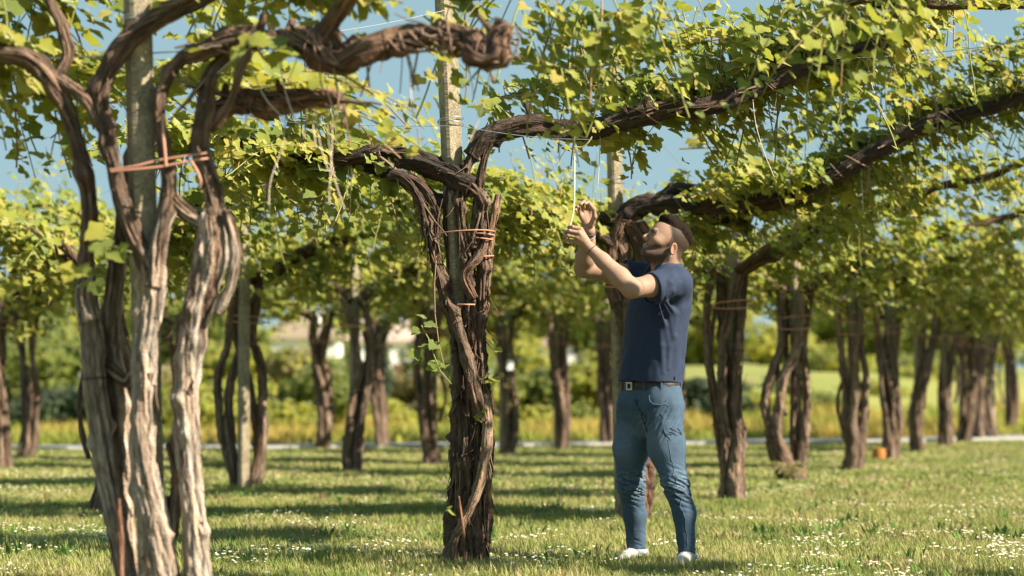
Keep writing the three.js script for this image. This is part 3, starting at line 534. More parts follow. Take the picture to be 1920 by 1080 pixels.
// --- the rest of the same row, running away to the right
const ROW1 = [
  [1370, 943, 2, 'vine right of the man, trunk of many thin twisted stems bound with orange ties'],
  [1490, 905, 2, 'vine with two parted trunks and a looping cane, second right of the man', 2],
  [1597, 885, 1, 'third vine right of the man, straight dark trunk tied with two pink bands'],
  [1665, 866, 1, 'fourth vine right of the man, an orange lump at its foot'],
  [1720, 852, 1, 'fifth vine right of the man, top bending right like a hook'],
  [1772, 841, 1, 'sixth vine right of the man, thick dark top arching to the right'],
  [1803, 833, 0, 'seventh vine right of the man, slender and pale against the road'],
  [1832, 826, 0, 'eighth vine right of the man, small in the receding row'],
  [1860, 819, 0, 'ninth vine right of the man, close to the far end of the row'],
  [1888, 814, 0, 'last and farthest vine of the right row, near the picture edge'],
];
ROW1.forEach(([px, py, detail, label, trunks = 1], i) => {
  const d = groundDepth(py), x = (px - 960) / FPX * d;
  vine({ x, d, seed: 600 + i * 13, detail, label, trunks, single: i < 2 ? 260 : i < 4 ? 90 : 0, canes: i < 2 ? 60 : 0, leaves: 1.15, lean: i > 3 && i < 6 ? 0.18 : 0 });
  post(x + 0.02, d + 0.1, 2.45, 0.085, i === 0 ? 'concrete post behind the tied vine right of the man' : `concrete post at the ${['', 'second', 'third', 'fourth', 'fifth', 'sixth', 'seventh', 'eighth', 'ninth', 'tenth and farthest'][i]} vine right of the man`);
});
// --- the row behind, to the left
const ROW2 = [
  [192, 963, 1, 'vine of the second row hidden behind the stems of the nearest left vine'],
  [463, 920, 1, 'second row vine right of the nearest stems, two pale slender trunks around a post', 2],
  [665, 890, 1, 'second row vine with a stout knobbly foot, left of the middle trunk'],
  [812, 875, 1, 'second row vine showing just left of the dark middle trunk'],
  [945, 857, 1, 'second row vine just right of the middle trunk, with a white tag'],
  [1047, 848, 0, 'second row vine halfway between the middle trunk and the man'],
  [1137, 838, 0, 'second row vine close to the left of the man\'s jeans'],
  [1262, 833, 0, 'second row vine behind the man, seen beside his waist'],
];
ROW2.forEach(([px, py, detail, label, trunks = 1], i) => {
  const d = groundDepth(py), x = (px - 960) / FPX * d;
  vine({ x, d, seed: 800 + i * 17, detail, label, trunks, single: i === 1 || i === 2 ? 60 : 0, leaves: 1.1, low: 1.22 });
  if (i) post(x - 0.01, d + (i === 1 ? -0.13 : 0.1), 2.4, 0.085, `concrete post at the ${['', 'second', 'third', 'fourth', 'fifth', 'sixth', 'seventh', 'eighth'][i]} vine of the row behind, counted from the left`);
});
// --- a third row, far left
[[2, 886, 'vine of the third row cut by the left picture edge'], [47, 861, 'third row vine at the far left beside a dark shrub'], [603, 846, 'third row vine in front of the pale house left of centre'], [715, 838, 'third row vine beside the dark cypress'], [330, 850, 'third row vine seen between the stems of the nearest vine']].forEach(([px, py, label], i) => {
  const d = groundDepth(py); vine({ x: (px - 960) / FPX * d, d, seed: 950 + i * 11, detail: 0, label, leaves: 1.2, low: 1.22 });
});
// --- the row on the camera's right: only its arms reach into the picture; it shades the middle trunk and the grass
vine({ x: 2.5, d: 9.1, seed: 1190, detail: 1, label: 'vine beyond the right edge whose blurred leaves hang in at the top', single: 240, canes: 40, low: 1.76, high: 3.2, leaves: 1.1, size: 0.88, arms: 'left', reach: 2.55, from: 0.66, h0: 2.5, h1: 2.55, hang: 0.8, len: [0.4, 1.0] });
vine({ x: 4.15, d: 10.4, seed: 1203, detail: 1, label: 'vine beyond the right edge that shades the middle trunk', low: 2.1, leaves: 0.7, arms: 'left', reach: 2.3, h0: 2.45, h1: 2.7 });
// ---------------------------------------------------------------- ground, road, grass
const gA = tileNoise(12, 12, 51), gB = tileNoise(60, 60, 52), gC = tileNoise(200, 200, 53);
const soilMap = dataTexture(512, (u, v) => { const a = gA(u, v), b = gB(u, v), c = gC(u, v), k = 0.7 + 0.35 * (b - 0.5) + 0.4 * (c - 0.5); return [k * lerp(0.50, 0.62, a), k * lerp(0.51, 0.56, a), k * lerp(0.26, 0.34, a)]; }, true);
{
  const g = new THREE.PlaneGeometry(900, 900, 1, 1); g.rotateX(-Math.PI / 2); const uv = g.attributes.uv; for (let i = 0; i < uv.count; i++) uv.setXY(i, uv.getX(i) * 300, uv.getY(i) * 300);
  structure('ground', g, std({ map: soilMap, roughness: 1 })).receiveShadow = true;
}
// road edge nearest to us, running away to the right
const roadEdge = x => x < 5 ? 33.6 + 0.36 * x + 0.01 * x * x : 35.65 + 0.55 * (x - 5) + 0.03 * (x - 5) ** 2;
{
  const ps = [], uv = [], idx = []; let n = 0;
  for (let x = -60; x <= 60; x += 1.5) { const e = roadEdge(x); ps.push(x, 0.008, -e, x - 0.9, 0.008, -e - 3.6); uv.push(x / 2, 0, x / 2, 1.8); n++; }
  for (let i = 0; i < n - 1; i++) idx.push(i * 2, i * 2 + 2, i * 2 + 1, i * 2 + 2, i * 2 + 3, i * 2 + 1);
  const g = new THREE.BufferGeometry(); g.setAttribute('position', new THREE.Float32BufferAttribute(ps, 3)); g.setAttribute('uv', new THREE.Float32BufferAttribute(uv, 2)); g.setIndex(idx); g.computeVertexNormals();
  const map = dataTexture(256, (u, v) => { const k = 0.5 + 0.16 * (gC(u, v) - 0.5) + 0.1 * (gA(u, v) - 0.5); return [k, k, k * 1.02]; }, true);
  structure('road', g, std({ map, roughness: 0.9 })).receiveShadow = true;
  const kerb = [];
  for (let x = -40; x < 40; x += 1.0) { const e = roadEdge(x), e2 = roadEdge(x + 0.98), b = new THREE.BoxGeometry(Math.hypot(0.98, e2 - e), 0.1, 0.14); b.rotateY(Math.atan2(e2 - e, 0.98)); b.translate(x + 0.49, 0.03, -(e + e2) / 2 + 0.1); kerb.push(b); }
  structure('kerb', mergeGeometries(kerb), std({ color: RGB(0.42, 0.4, 0.37), roughness: 0.9 }));
}
// bank of meadow beyond the road
{
  const g = new THREE.PlaneGeometry(200, 110, 80, 44); g.rotateX(-Math.PI / 2); g.translate(0, 0, -96);
  const p = g.attributes.position, c = new Float32Array(p.count * 3);
  for (let i = 0; i < p.count; i++) {
    const x = p.getX(i), d = -p.getZ(i), f = d - (roadEdge(Math.max(-60, Math.min(60, x))) + 5), n = noise3(x * 0.06, d * 0.06, 3), n2 = noise3(x * 0.25, d * 0.35, 8);
    p.setY(i, f < 0 ? -0.06 : -0.06 + lerp(0.35, 1.2, smooth(0, 8, x)) * smooth(0, 22, f) + 0.18 * n * smooth(0, 8, f) + 0.012 * Math.max(0, f - 22));
    const q = 0.5 + 0.5 * n2; c[i * 3] = lerp(0.17, 0.30, q); c[i * 3 + 1] = lerp(0.21, 0.27, q); c[i * 3 + 2] = lerp(0.035, 0.06, q);
  }
  g.setAttribute('color', new THREE.BufferAttribute(c, 3)); g.computeVertexNormals();
  structure('meadow_bank', g, std({ vertexColors: true, roughness: 1 })).receiveShadow = true;
}
function tuft(seed, n, hgt, spread, width) {
  const r = rngOf(seed), pos = [], idx = [];
  for (let i = 0; i < n; i++) {
    const a = r() * 6.283, q = spread * Math.sqrt(r()), x = Math.cos(a) * q, z = Math.sin(a) * q, b = r() * 6.283, h = hgt * (0.5 + 0.7 * r()), l = h * (0.25 + 0.75 * r() ** 1.5), w = width * (0.7 + 0.6 * r());
    const wx = -Math.sin(b) * w, wz = Math.cos(b) * w, k = pos.length / 3;
    pos.push(x - wx, -0.01, z - wz, x + wx, -0.01, z + wz, x + Math.cos(b) * l * 0.35 - wx * 0.8, h * 0.6, z + Math.sin(b) * l * 0.35 - wz * 0.8, x + Math.cos(b) * l * 0.35 + wx * 0.8, h * 0.6, z + Math.sin(b) * l * 0.35 + wz * 0.8, x + Math.cos(b) * l, h, z + Math.sin(b) * l);
    idx.push(k, k + 1, k + 2, k + 1, k + 3, k + 2, k + 2, k + 3, k + 4);
  }
  const g = new THREE.BufferGeometry(); g.setAttribute('position', new THREE.Float32BufferAttribute(pos, 3)); g.setIndex(idx); g.computeVertexNormals();
  return g;
}
const grassMat = new THREE.MeshPhysicalMaterial({ color: 0xffffff, roughness: 0.95, transmission: 0.3, thickness: 0, side: THREE.DoubleSide, specularIntensity: 0.4 });
function scatter(name, label, category, geo, mat, list) {
  const im = new THREE.InstancedMesh(geo, mat, list.length), m = new THREE.Matrix4(), q = new THREE.Quaternion(), e = new THREE.Euler(), c = new THREE.Color();
  list.forEach((l, i) => { e.set(l.tx || 0, l.a, l.tz || 0); m.compose(V(l.x, l.y || 0, l.z), q.setFromEuler(e), V(l.s, l.s * (l.h || 1), l.s)); im.setMatrixAt(i, m); im.setColorAt(i, c.setRGB(...l.c)); });
  im.name = name; im.userData = { label, category, kind: 'stuff' }; im.castShadow = im.receiveShadow = true; scene.add(im); return im;
}
{
  const r = rngOf(61), list = [], far = [], dry = [];
  const tone = (x, z) => {
    const a = noise3(x * 0.55, z * 0.55, 1), b = noise3(x * 1.9, z * 1.9, 5), y = Math.min(1, Math.max(0, 0.42 + 0.42 * a + 0.25 * b)), k = 0.8 + 0.4 * r();
    return r() < 0.10 + 0.16 * y ? [0.52 * k, 0.43 * k, 0.22 * k] : [lerp(0.21, 0.42, y) * k, lerp(0.27, 0.40, y) * k, lerp(0.06, 0.14, y) * k];
  };
  const tall = (x, z) => 0.72 + 0.5 * Math.max(0, noise3(x * 0.9, z * 0.9, 17)) + 0.35 * Math.max(0, noise3(x * 3, z * 3, 27));
  for (let i = 0; i < 46000; i++) { const d = 9.2 + 10.8 * r(), hw = 0.235 * d + 0.7, x = (r() * 2 - 1) * hw; if (r() > hw / 5.4) continue; list.push({ x, z: -d, a: r() * 6.28, s: 0.8 + 0.5 * r(), h: tall(x, -d), c: tone(x, -d) }); }
  for (let i = 0; i < 34000; i++) { const d = 19.5 + 16 * r(), hw = 0.24 * d + 1, x = (r() * 2 - 1) * hw; if (d > roadEdge(x) - 0.15 || r() > hw / 9.6) continue; far.push({ x, z: -d, a: r() * 6.28, s: 1.5 + 0.6 * r(), h: 0.62 * tall(x, -d), c: tone(x, -d) }); }
  for (let i = 0; i < 9000; i++) { const x = 5 + 9 * r(), d = 31 + 20 * r(); if (d > roadEdge(x) - 0.15) continue; far.push({ x, z: -d, a: r() * 6.28, s: 1.8, h: 0.6, c: tone(x, -d) }); }
  for (let i = 0; i < 5200; i++) { const d = 4 + 5.5 * r(), x = (r() * 2 - 1) * 3.4; list.push({ x, z: -d, a: r() * 6.28, s: 1.4, h: 0.8, c: tone(x, -d) }); }
  for (const [x, d, n] of [[0.88, 11.95, 150], [0.64, 12.3, 130], [-0.22, 12.05, 120], [0.8, 11.72, 120], [0.5, 12.1, 90]]) for (let i = 0; i < n; i++) { const a = r() * 6.28, q = 0.26 * Math.sqrt(r()); list.push({ x: x + Math.cos(a) * q * 1.2, z: -d + Math.sin(a) * q, a: r() * 6.28, s: 1.0, h: 0.85 + 0.45 * r(), c: tone(x, -d) }); }
  const half = Math.floor(list.length / 2);
  scatter('grass', 'short meadow grass around the man and the nearest vines', 'grass', tuft(1, 20, 0.05, 0.05, 0.0022), grassMat, list.slice(0, half));
  scatter('grass', 'short meadow grass around the man and the nearest vines', 'grass', tuft(2, 18, 0.056, 0.055, 0.0024), grassMat, list.slice(half)).name = 'grass_001';
  scatter('grass', 'short meadow grass farther back up to the road', 'grass', tuft(3, 14, 0.055, 0.055, 0.004), grassMat, far).name = 'grass_002';
  const weeds = [];
  for (let i = 0; i < 2600; i++) { const d = 9.5 + 12 * r(), x = (r() * 2 - 1) * (0.235 * d + 0.5), w = noise3(x * 0.8, d * 0.8, 91); if (w < 0.05 + 0.5 * r()) continue; const k = 0.8 + 0.4 * r(), dry = r() < 0.25; weeds.push({ x, z: -d, a: r() * 6.28, s: 0.7 + 0.8 * r(), h: 0.6 + 0.6 * r(), c: dry ? [0.36 * k, 0.25 * k, 0.13 * k] : [0.13 * k, 0.22 * k, 0.05 * k] }); }
  scatter('weeds', 'broad leaved weeds and dry leaves among the grass', 'weeds', tuft(7, 11, 0.06, 0.03, 0.0075), grassMat, weeds);
  // tall dry grass on the far verge and flowering bank
  const verge = [];
  for (let i = 0; i < 6500; i++) { const x = -22 + 44 * r(), f = 4.0 + 9 * r() ** 1.6, d = roadEdge(x) + f, k = 0.8 + 0.4 * r(), w = noise3(x * 0.3, d * 0.3, 2); verge.push({ x, z: -d, y: -0.06 + lerp(0.35, 1.2, smooth(0, 8, x)) * smooth(0, 22, f - 5), a: r() * 6.28, s: 2.6 + 1.6 * r(), h: 0.9 + 0.5 * Math.max(0, w), c: w > 0.15 ? [0.44 * k, 0.34 * k, 0.08 * k] : w > -0.3 ? [0.38 * k, 0.36 * k, 0.07 * k] : [0.27 * k, 0.30 * k, 0.05 * k] }); }
  scatter('verge_grass', 'tall yellowing grass on the verge beyond the road', 'grass', tuft(5, 12, 0.07, 0.06, 0.0028), grassMat, verge);
  // daisies
  const pos = [], idx = [], col = []; const petals = 9;
  pos.push(0, 0.004, 0); col.push(0.75, 0.5, 0.03);
  for (let i = 0; i < petals * 2; i++) { const a = i / (petals * 2) * 6.283, q = i % 2 ? 0.0065 : 0.0115; pos.push(Math.cos(a) * q, i % 2 ? 0.001 : 0.0, Math.sin(a) * q); col.push(0.85, 0.85, 0.82); idx.push(0, 1 + (i + 1) % (petals * 2), 1 + i); }
  const k = pos.length / 3; pos.push(-0.0009, 0, 0, 0.0009, 0, 0, 0, -0.07, 0.004); col.push(0.2, 0.25, 0.05, 0.2, 0.25, 0.05, 0.2, 0.25, 0.05); idx.push(k, k + 1, k + 2);
  const g = new THREE.BufferGeometry(); g.setAttribute('position', new THREE.Float32BufferAttribute(pos, 3)); g.setAttribute('color', new THREE.Float32BufferAttribute(col, 3)); g.setIndex(idx); g.computeVertexNormals();
  const ds = [];
  for (let i = 0; i < 42000 && ds.length < 5600; i++) {
    const d = 9.5 + 21 * r() ** 1.25, x = (r() * 2 - 1) * (0.235 * d + 0.4), w = 0.6 * noise3(x * 0.7, d * 0.55, 71) + 0.6 * noise3(x * 2.1, d * 1.6, 73);
    if (w < 0.2 + 0.5 * r() - (d < 14 ? 0.12 : 0)) continue;
    ds.push({ x, z: -d, y: 0.036 + 0.026 * r(), a: r() * 6.28, tx: 0.5 * (r() - 0.2), tz: 0.5 * (r() - 0.7), s: 0.6 + 0.35 * r(), c: [1, 1, 1] });
  }
  scatter('daisies', 'white daisies scattered in clusters through the grass', 'flowers', g, new THREE.MeshStandardMaterial({ vertexColors: true, roughness: 0.8, side: THREE.DoubleSide }), ds);
}
// ---------------------------------------------------------------- beyond the road: shrubs, trees, fence, houses
const twigMat = std({ color: RGB(0.13, 0.09, 0.065), roughness: 0.95 });
function leafBall(root, list, r, n, size, tones) {      // leaves spread through several clumps
  const lv = [];
  for (let i = 0; i < n; i++) {
    const [cx, cy, cz, rx, ry] = list[Math.floor(r() * list.length)], u = r() * 2 - 1, a = r() * 6.283, q = Math.pow(r(), 0.42), s = Math.sqrt(1 - u * u);
    const at = V(root.position.x + cx + Math.cos(a) * s * rx * q, root.position.y + Math.max(0.04, cy + u * ry * q), root.position.z + cz + Math.sin(a) * s * rx * q);
    const nrm = V(Math.cos(a) * s + (r() - 0.5), u + 0.5 + (r() - 0.5), Math.sin(a) * s + (r() - 0.5)).normalize(), b = r() * 6.28, fwd = V(Math.cos(b), -0.4, Math.sin(b)); fwd.addScaledVector(nrm, -fwd.dot(nrm)).normalize();
    lv.push({ at, nrm, fwd, s: size * (0.7 + 0.6 * r()), c: tones[Math.floor(r() * tones.length)], k: 0.8 + 0.4 * r() });
  }
  const im = new THREE.InstancedMesh(leafCoarse, leafMat, n), c = new THREE.Color();
  lv.forEach((l, i) => { im.setMatrixAt(i, leafMatrix(l, root.position)); im.setColorAt(i, c.setRGB(l.c[0] * l.k, l.c[1] * l.k, l.c[2] * l.k)); });
  im.name = 'foliage'; im.userData.kind = 'stuff'; root.add(im);
}
const YEL = [[0.40, 0.37, 0.04], [0.34, 0.34, 0.04], [0.28, 0.31, 0.04]], MID = [[0.20, 0.24, 0.03], [0.15, 0.2, 0.03], [0.26, 0.27, 0.04]], DRK = [[0.05, 0.085, 0.025], [0.07, 0.11, 0.03], [0.04, 0.07, 0.02]], BUF = [[0.34, 0.26, 0.12], [0.3, 0.27, 0.07], [0.24, 0.2, 0.08]];
function shrub(px, d, w, h, tones, label, o = {}) {
  const r = rngOf(Math.round(px * 7 + d * 3)), x = (px - 960) / FPX * d, root = thing(o.name || 'shrub', label, o.cat || 'shrub', [x, o.y || 0, -d], o.group ?? 'shrubs beyond the road'), cl = [];
  const n = 7 + Math.floor(r() * 5), y0 = o.bare || 0;
  for (let i = 0; i < n; i++) { const t = r(), q = w * 0.5 * (1 - 0.35 * t); cl.push([(r() * 2 - 1) * q * 0.75, y0 + (h - y0) * (0.22 + 0.62 * t), (r() * 2 - 1) * q * 0.7, w * (0.2 + 0.14 * r()), (h - y0) * (0.18 + 0.12 * r())]); }
  for (let i = 0; i < (o.bare ? 1 : 4); i++) { const c = cl[i], b = V((r() - 0.5) * w * 0.15, -0.05, 0), k = o.bare ? 0.06 * h / 3 : 0.025; part(o.bare ? 'trunk' : 'stem', limb([b, V(b.x + c[0] * 0.35, c[1] * 0.5, c[2] * 0.3), V(c[0], c[1], c[2])], [k * 1.6, k, k * 0.5], { seg: 8, step: 0.15, seed: i + px }), barkMat, root); }
  leafBall(root, cl, r, o.n || 2600, o.size || 0.15, tones); shade(root); return root;
}
shrub(120, 44, 1.8, 1.25, DRK, 'dark green shrub at the far left beside a third row vine', { n: 3000, size: 0.11 });
shrub(255, 47, 2.2, 1.3, BUF, 'buff coloured shrub beyond the road between the nearest stems');
shrub(20, 49, 3.4, 2.2, MID, 'green shrub at the far left edge beyond the road', { n: 3200 });
shrub(420, 53, 3.2, 1.7, YEL, 'bright yellow green shrub left of the pale house', { n: 3200 });
shrub(545, 50, 2.0, 1.55, [...YEL, ...BUF], 'rounded yellow shrub in front of the white house wall', { n: 3400 });
shrub(640, 56, 2.4, 1.6, MID, 'mid green shrub behind the stout second row vine');
shrub(770, 50, 1.5, 1.25, BUF, 'pale flowering shrub right of the dark cypress', { n: 2200 });
shrub(830, 56, 3.0, 1.7, MID, 'green shrub behind the middle trunk', { n: 3000 });
shrub(960, 58, 3.2, 1.9, YEL, 'yellow green shrub right of the middle trunk', { n: 3000 });
shrub(1075, 54, 2.4, 1.5, MID, 'green shrub between the middle trunk and the man');
shrub(1330, 50, 2.2, 1.1, DRK, 'low dark shrub just right of the man\'s belt', { n: 2400 });
shrub(1440, 58, 2.6, 1.3, BUF, 'dry buff shrub between the first two right vines');
shrub(1560, 66, 3.4, 1.9, YEL, 'yellow green shrub behind the third right vine', { n: 3000 });
shrub(1700, 70, 3.6, 1.8, MID, 'green shrub behind the fifth right vine', { n: 3000 });
shrub(1840, 74, 4.0, 2.4, YEL, 'yellow green shrub at the far end of the right row', { n: 3200 });
[[300, 43.5, 'a'], [385, 44.5, 'b'], [480, 43, 'c'], [590, 44, 'd'], [680, 45, 'e'], [880, 46, 'f'], [1010, 46.5, 'g'], [1130, 47, 'h'], [1390, 50, 'i'], [1500, 52, 'j'], [1620, 56, 'k'], [1760, 62, 'l']].forEach(([px, d], i) => shrub(px, d, 1.9 + 0.5 * (i % 3), 0.75 + 0.22 * (i % 4), i % 3 ? YEL : MID, ['low hedge bush right of the nearest left stems', 'low hedge bush in front of the plank fence', 'low hedge bush right of the two pale slender trunks', 'low hedge bush below the white house', 'low hedge bush at the foot of the cypress', 'low hedge bush just right of the middle trunk', 'low hedge bush below the pale house right of centre', 'low hedge bush left of the man\'s belt', 'low hedge bush right of the tied vine', 'low hedge bush right of the two trunked vine', 'low hedge bush between the third and fourth right vines', 'low hedge bush behind the sixth right vine'][i], { name: 'hedge_bush', cat: 'bush', group: 'hedge along the far side of the road', n: 2400, size: 0.12 }));
{ // the cypress
  const d = 46, root = thing('cypress_tree', 'narrow dark cypress left of the middle trunk', 'tree', [P(712, 800, d).x, 0, -d]), r = rngOf(5), cl = [];
  for (let i = 0; i < 9; i++) { const t = i / 8; cl.push([(r() - 0.5) * 0.08, 0.2 + 1.75 * t, (r() - 0.5) * 0.08, 0.27 * (1 - 0.75 * t * t), 0.24]); }
  part('trunk', limb([V(0, -0.05, 0), V(0.02, 0.9, 0), V(0, 1.8, 0)], [0.06, 0.045, 0.015], { seg: 8, step: 0.1 }), barkMat, root); leafBall(root, cl, r, 3600, 0.07, DRK); shade(root);
}
// trees farther off, whose crowns close the view under the pergola
[[-40, 92, 7, 5.0, MID, 'broad tree behind the shrubs at the far left'], [180, 105, 8, 5.2, YEL, 'yellow green tree behind the nearest left vine'], [370, 98, 6, 4.4, MID, 'green tree left of the pale houses'], [650, 175, 12, 7.5, MID, 'large tree between the two pale houses'], [900, 100, 7, 4.8, YEL, 'yellow green tree right of the white gable'], [1180, 96, 7, 4.6, MID, 'green tree behind the man'], [1380, 104, 7, 4.4, YEL, 'yellow green tree right of the man'], [1600, 112, 8, 4.4, MID, 'green tree behind the third right vine'], [1790, 118, 9, 5.4, YEL, 'broad yellow green tree behind the receding row'], [1980, 112, 9, 5.8, MID, 'green tree beyond the right picture edge']].forEach(([px, d, w, h, t, l]) => shrub(px, d, w, h, t, l, { name: 'broadleaf_tree', cat: 'tree', group: 'trees far behind the vineyard', n: 4200, size: 0.34, bare: 1.0, y: 0.2 }));
{ // low plank fence
  const d = 44, x0 = P(345, 800, d).x, root = thing('plank_fence', 'low weathered plank fence beyond the road at the left', 'fence', [x0, 0, -d]), r = rngOf(8), ms = [0, 1, 2].map(i => std({ color: RGB(0.34 + 0.06 * i, 0.28 + 0.05 * i, 0.21 + 0.05 * i), roughness: 0.95 })), g = new THREE.BoxGeometry(0.105, 0.62, 0.02);
  for (let i = 0; i < 16; i++) { const m = part('plank', g, ms[Math.floor(r() * 3)], root); m.position.set(i * 0.122, 0.36 + 0.02 * r(), 0.03); m.rotation.z = 0.03 * (r() - 0.5); }
  for (const y of [0.2, 0.52]) part('rail', new THREE.BoxGeometry(2.0, 0.06, 0.03).translate(0.93, y, 0), ms[1], root);
  for (const x of [0, 0.95, 1.9]) part('fence_post', new THREE.BoxGeometry(0.08, 0.75, 0.08).translate(x, 0.36, -0.06), ms[0], root);
  shade(root);
}
function house(px, d, w, h, roofH, wall, roofTone, label, gable) {
  const x = (px - 960) / FPX * d, root = thing('house', label, 'house', [x, 0, -d]), wm = std({ color: RGB(...wall), roughness: 0.9 }), rm = std({ color: RGB(...roofTone), roughness: 0.9 }), gm = std({ color: RGB(0.05, 0.06, 0.07), roughness: 0.15 }), fm = std({ color: RGB(0.5, 0.46, 0.4), roughness: 0.8 }), dp = w * 0.8;
  part('wall', new THREE.BoxGeometry(w, h, dp).translate(0, h / 2, -dp / 2), wm, root);
  const s = new THREE.Shape(); s.moveTo(-w / 2 - 0.35, 0); s.lineTo(0, roofH); s.lineTo(w / 2 + 0.35, 0); s.lineTo(w / 2 + 0.35, -0.16); s.lineTo(-w / 2 - 0.35, -0.16); s.closePath();
  const rg = new THREE.ExtrudeGeometry(s, { depth: dp + 0.7, bevelEnabled: false }); rg.translate(0, h + 0.16, -dp - 0.35); if (!gable) { rg.translate(0, 0, dp / 2); rg.rotateY(Math.PI / 2); rg.scale(w / dp, 1, dp / w); rg.translate(0, 0, -dp / 2); }
  const roof = part('roof', rg, rm, root); part('chimney', new THREE.BoxGeometry(0.6, 1.2, 0.6).translate(w * 0.22, h + roofH * 0.7, -dp * 0.5), wm, roof);
  for (const fx of [-0.28, 0.26]) { const f = part('window', new THREE.BoxGeometry(1.1, 1.3, 0.1).translate(fx * w, h * 0.55, 0.03), fm, root); part('pane', new THREE.BoxGeometry(0.42, 1.1, 0.04).translate(fx * w - 0.24, h * 0.55, 0.08), gm, f); part('pane', new THREE.BoxGeometry(0.42, 1.1, 0.04).translate(fx * w + 0.24, h * 0.55, 0.08), gm, f); }
  part('door', new THREE.BoxGeometry(1, 2.1, 0.08).translate(0, 1.05, 0.03), std({ color: RGB(0.16, 0.09, 0.05), roughness: 0.7 }), root);
  shade(root);
}
house(560, 140, 4.6, 3.5, 1.3, [0.8, 0.78, 0.74], [0.46, 0.35, 0.29], 'white house glimpsed behind the yellow shrub left of centre', true);
house(752, 150, 5.6, 3.4, 1.3, [0.82, 0.8, 0.77], [0.46, 0.35, 0.29], 'white house behind the dark cypress', false);
house(1068, 155, 4.6, 3.3, 1.2, [0.8, 0.77, 0.72], [0.46, 0.35, 0.29], 'pale house between the middle trunk and the man', true);
house(838, 165, 3.2, 3.3, 1.1, [0.72, 0.6, 0.52], [0.3, 0.14, 0.09], 'small pinkish house next to the middle trunk', true);
house(1530, 125, 2.4, 3.0, 1.0, [0.26, 0.12, 0.08], [0.2, 0.08, 0.05], 'small dark red house behind the second right vine', true);
// ---------------------------------------------------------------- small things among the vines
{ // orange lump at the foot of a trunk
  const d = groundDepth(866), c = P(1648, 852, d - 0.15), root = thing('terracotta_pot', 'small round orange pot at the foot of the fourth right vine', 'pot', [c.x, 0, c.z]);
  const pr = [[0.001, 0], [0.055, 0], [0.075, 0.05], [0.08, 0.1], [0.07, 0.15], [0.075, 0.165], [0.065, 0.165], [0.06, 0.15], [0.001, 0.14]].map(([a, b]) => new THREE.Vector2(a, b));
  part('bowl', new THREE.LatheGeometry(pr, 24), std({ color: RGB(0.42, 0.17, 0.03), roughness: 0.8 }), root); shade(root);
}
{ // white tag on a trunk of the second row
  const d = groundDepth(857), c = P(957, 685, d - 0.22), root = thing('plant_tag', 'small white tag tied to the second row vine right of the middle trunk', 'tag', [c.x, 0, c.z]);
  part('plate', new THREE.BoxGeometry(0.08, 0.12, 0.003).translate(0, c.y, 0), std({ color: RGB(0.85, 0.85, 0.83), roughness: 0.5 }), root); part('string', cord([V(0, c.y + 0.05, 0), V(-0.03, c.y + 0.12, -0.08), V(-0.06, c.y + 0.13, -0.2)], 0.003), std({ color: RGB(0.5, 0.45, 0.35), roughness: 0.8 }), root); shade(root);
}
{ // straw tuft
  const d = groundDepth(905), c = P(1480, 905, d - 0.2), r = rngOf(3), list = [];
  const root = thing('straw_tuft', 'tuft of pale straw and green shoots at the foot of the two trunked vine', 'tuft', [c.x, 0, c.z]);
  for (let i = 0; i < 70; i++) { const a = r() * 6.28, l = 0.1 + 0.12 * r(); list.push(paint(cord([V(0.05 * (r() - 0.5), 0, 0.05 * (r() - 0.5)), V(Math.cos(a) * l * 0.4, l * 0.9, Math.sin(a) * l * 0.4), V(Math.cos(a) * l, l * (0.5 + 0.5 * r()), Math.sin(a) * l)], 0.003, 3), ...(i % 3 ? [0.38, 0.28, 0.14] : [0.2, 0.24, 0.05]))); }
  const m = part('stalks', mergeGeometries(list), woodFineMat, root); m.userData.kind = 'stuff'; shade(root);
}
// trellis wires: along the row and across it
{
  const wm = std({ color: RGB(0.6, 0.6, 0.58), roughness: 0.4, metalness: 0.7 });
  const wire = (a, b, label, sag = 0.04, r = 0.0021) => { const root = thing('trellis_wire', label, 'wire', [a.x, 0, a.z], 'trellis wires'), m = a.clone().lerp(b, 0.5); m.y -= sag; part('strand', relative(cord([a, a.clone().lerp(b, 0.25).setY(lerp(a.y, b.y, 0.25) - sag * 0.75), m, a.clone().lerp(b, 0.75).setY(lerp(a.y, b.y, 0.75) - sag * 0.75), b], r, 5, 'centripetal', 40), root), wm, root); shade(root); };
  wire(P(-60, 118, 9.0), P(980, 62, 8.4), 'wire running above the gnarled bare arm at the left', 0.0, 0.003);
  wire(P(640, 192, 8.9), P(390, 188, 9.0), 'short wire leading off the end of the reddish arm', 0.0, 0.0025);
  wire(P(846, 236, 12.06), P(380, 215, 12.6), 'wire leaving the middle post to the left', 0.02);
  wire(P(846, 232, 12.06), P(1110, 262, 11.8), 'wire leaving the middle post to the right', 0.02);
  wire(P(832, 20, 12.1), P(400, 78, 10.5), 'high wire from the middle post towards the left post', 0.03);
  wire(P(832, 40, 12.1), P(1152, 170, 15.7), 'high wire from the middle post to the post by the man', 0.03);
  wire(P(1160, 352, 15.7), P(1420, 398, 19), 'wire running right from the post by the man\'s head', 0.02);
  wire(P(1195, 415, 15.2), P(1290, 398, 15.0), 'pale wire just above the man\'s head', 0.0, 0.003);
  wire(P(1560, 110, 11.4), P(1960, 70, 11.0), 'wire along the end of the long arm at the upper right', 0.02);
  wire(P(1152, 170, 15.7), P(1352, 380, 18.7), 'wire between the post by the man and the next post', 0.03);
}
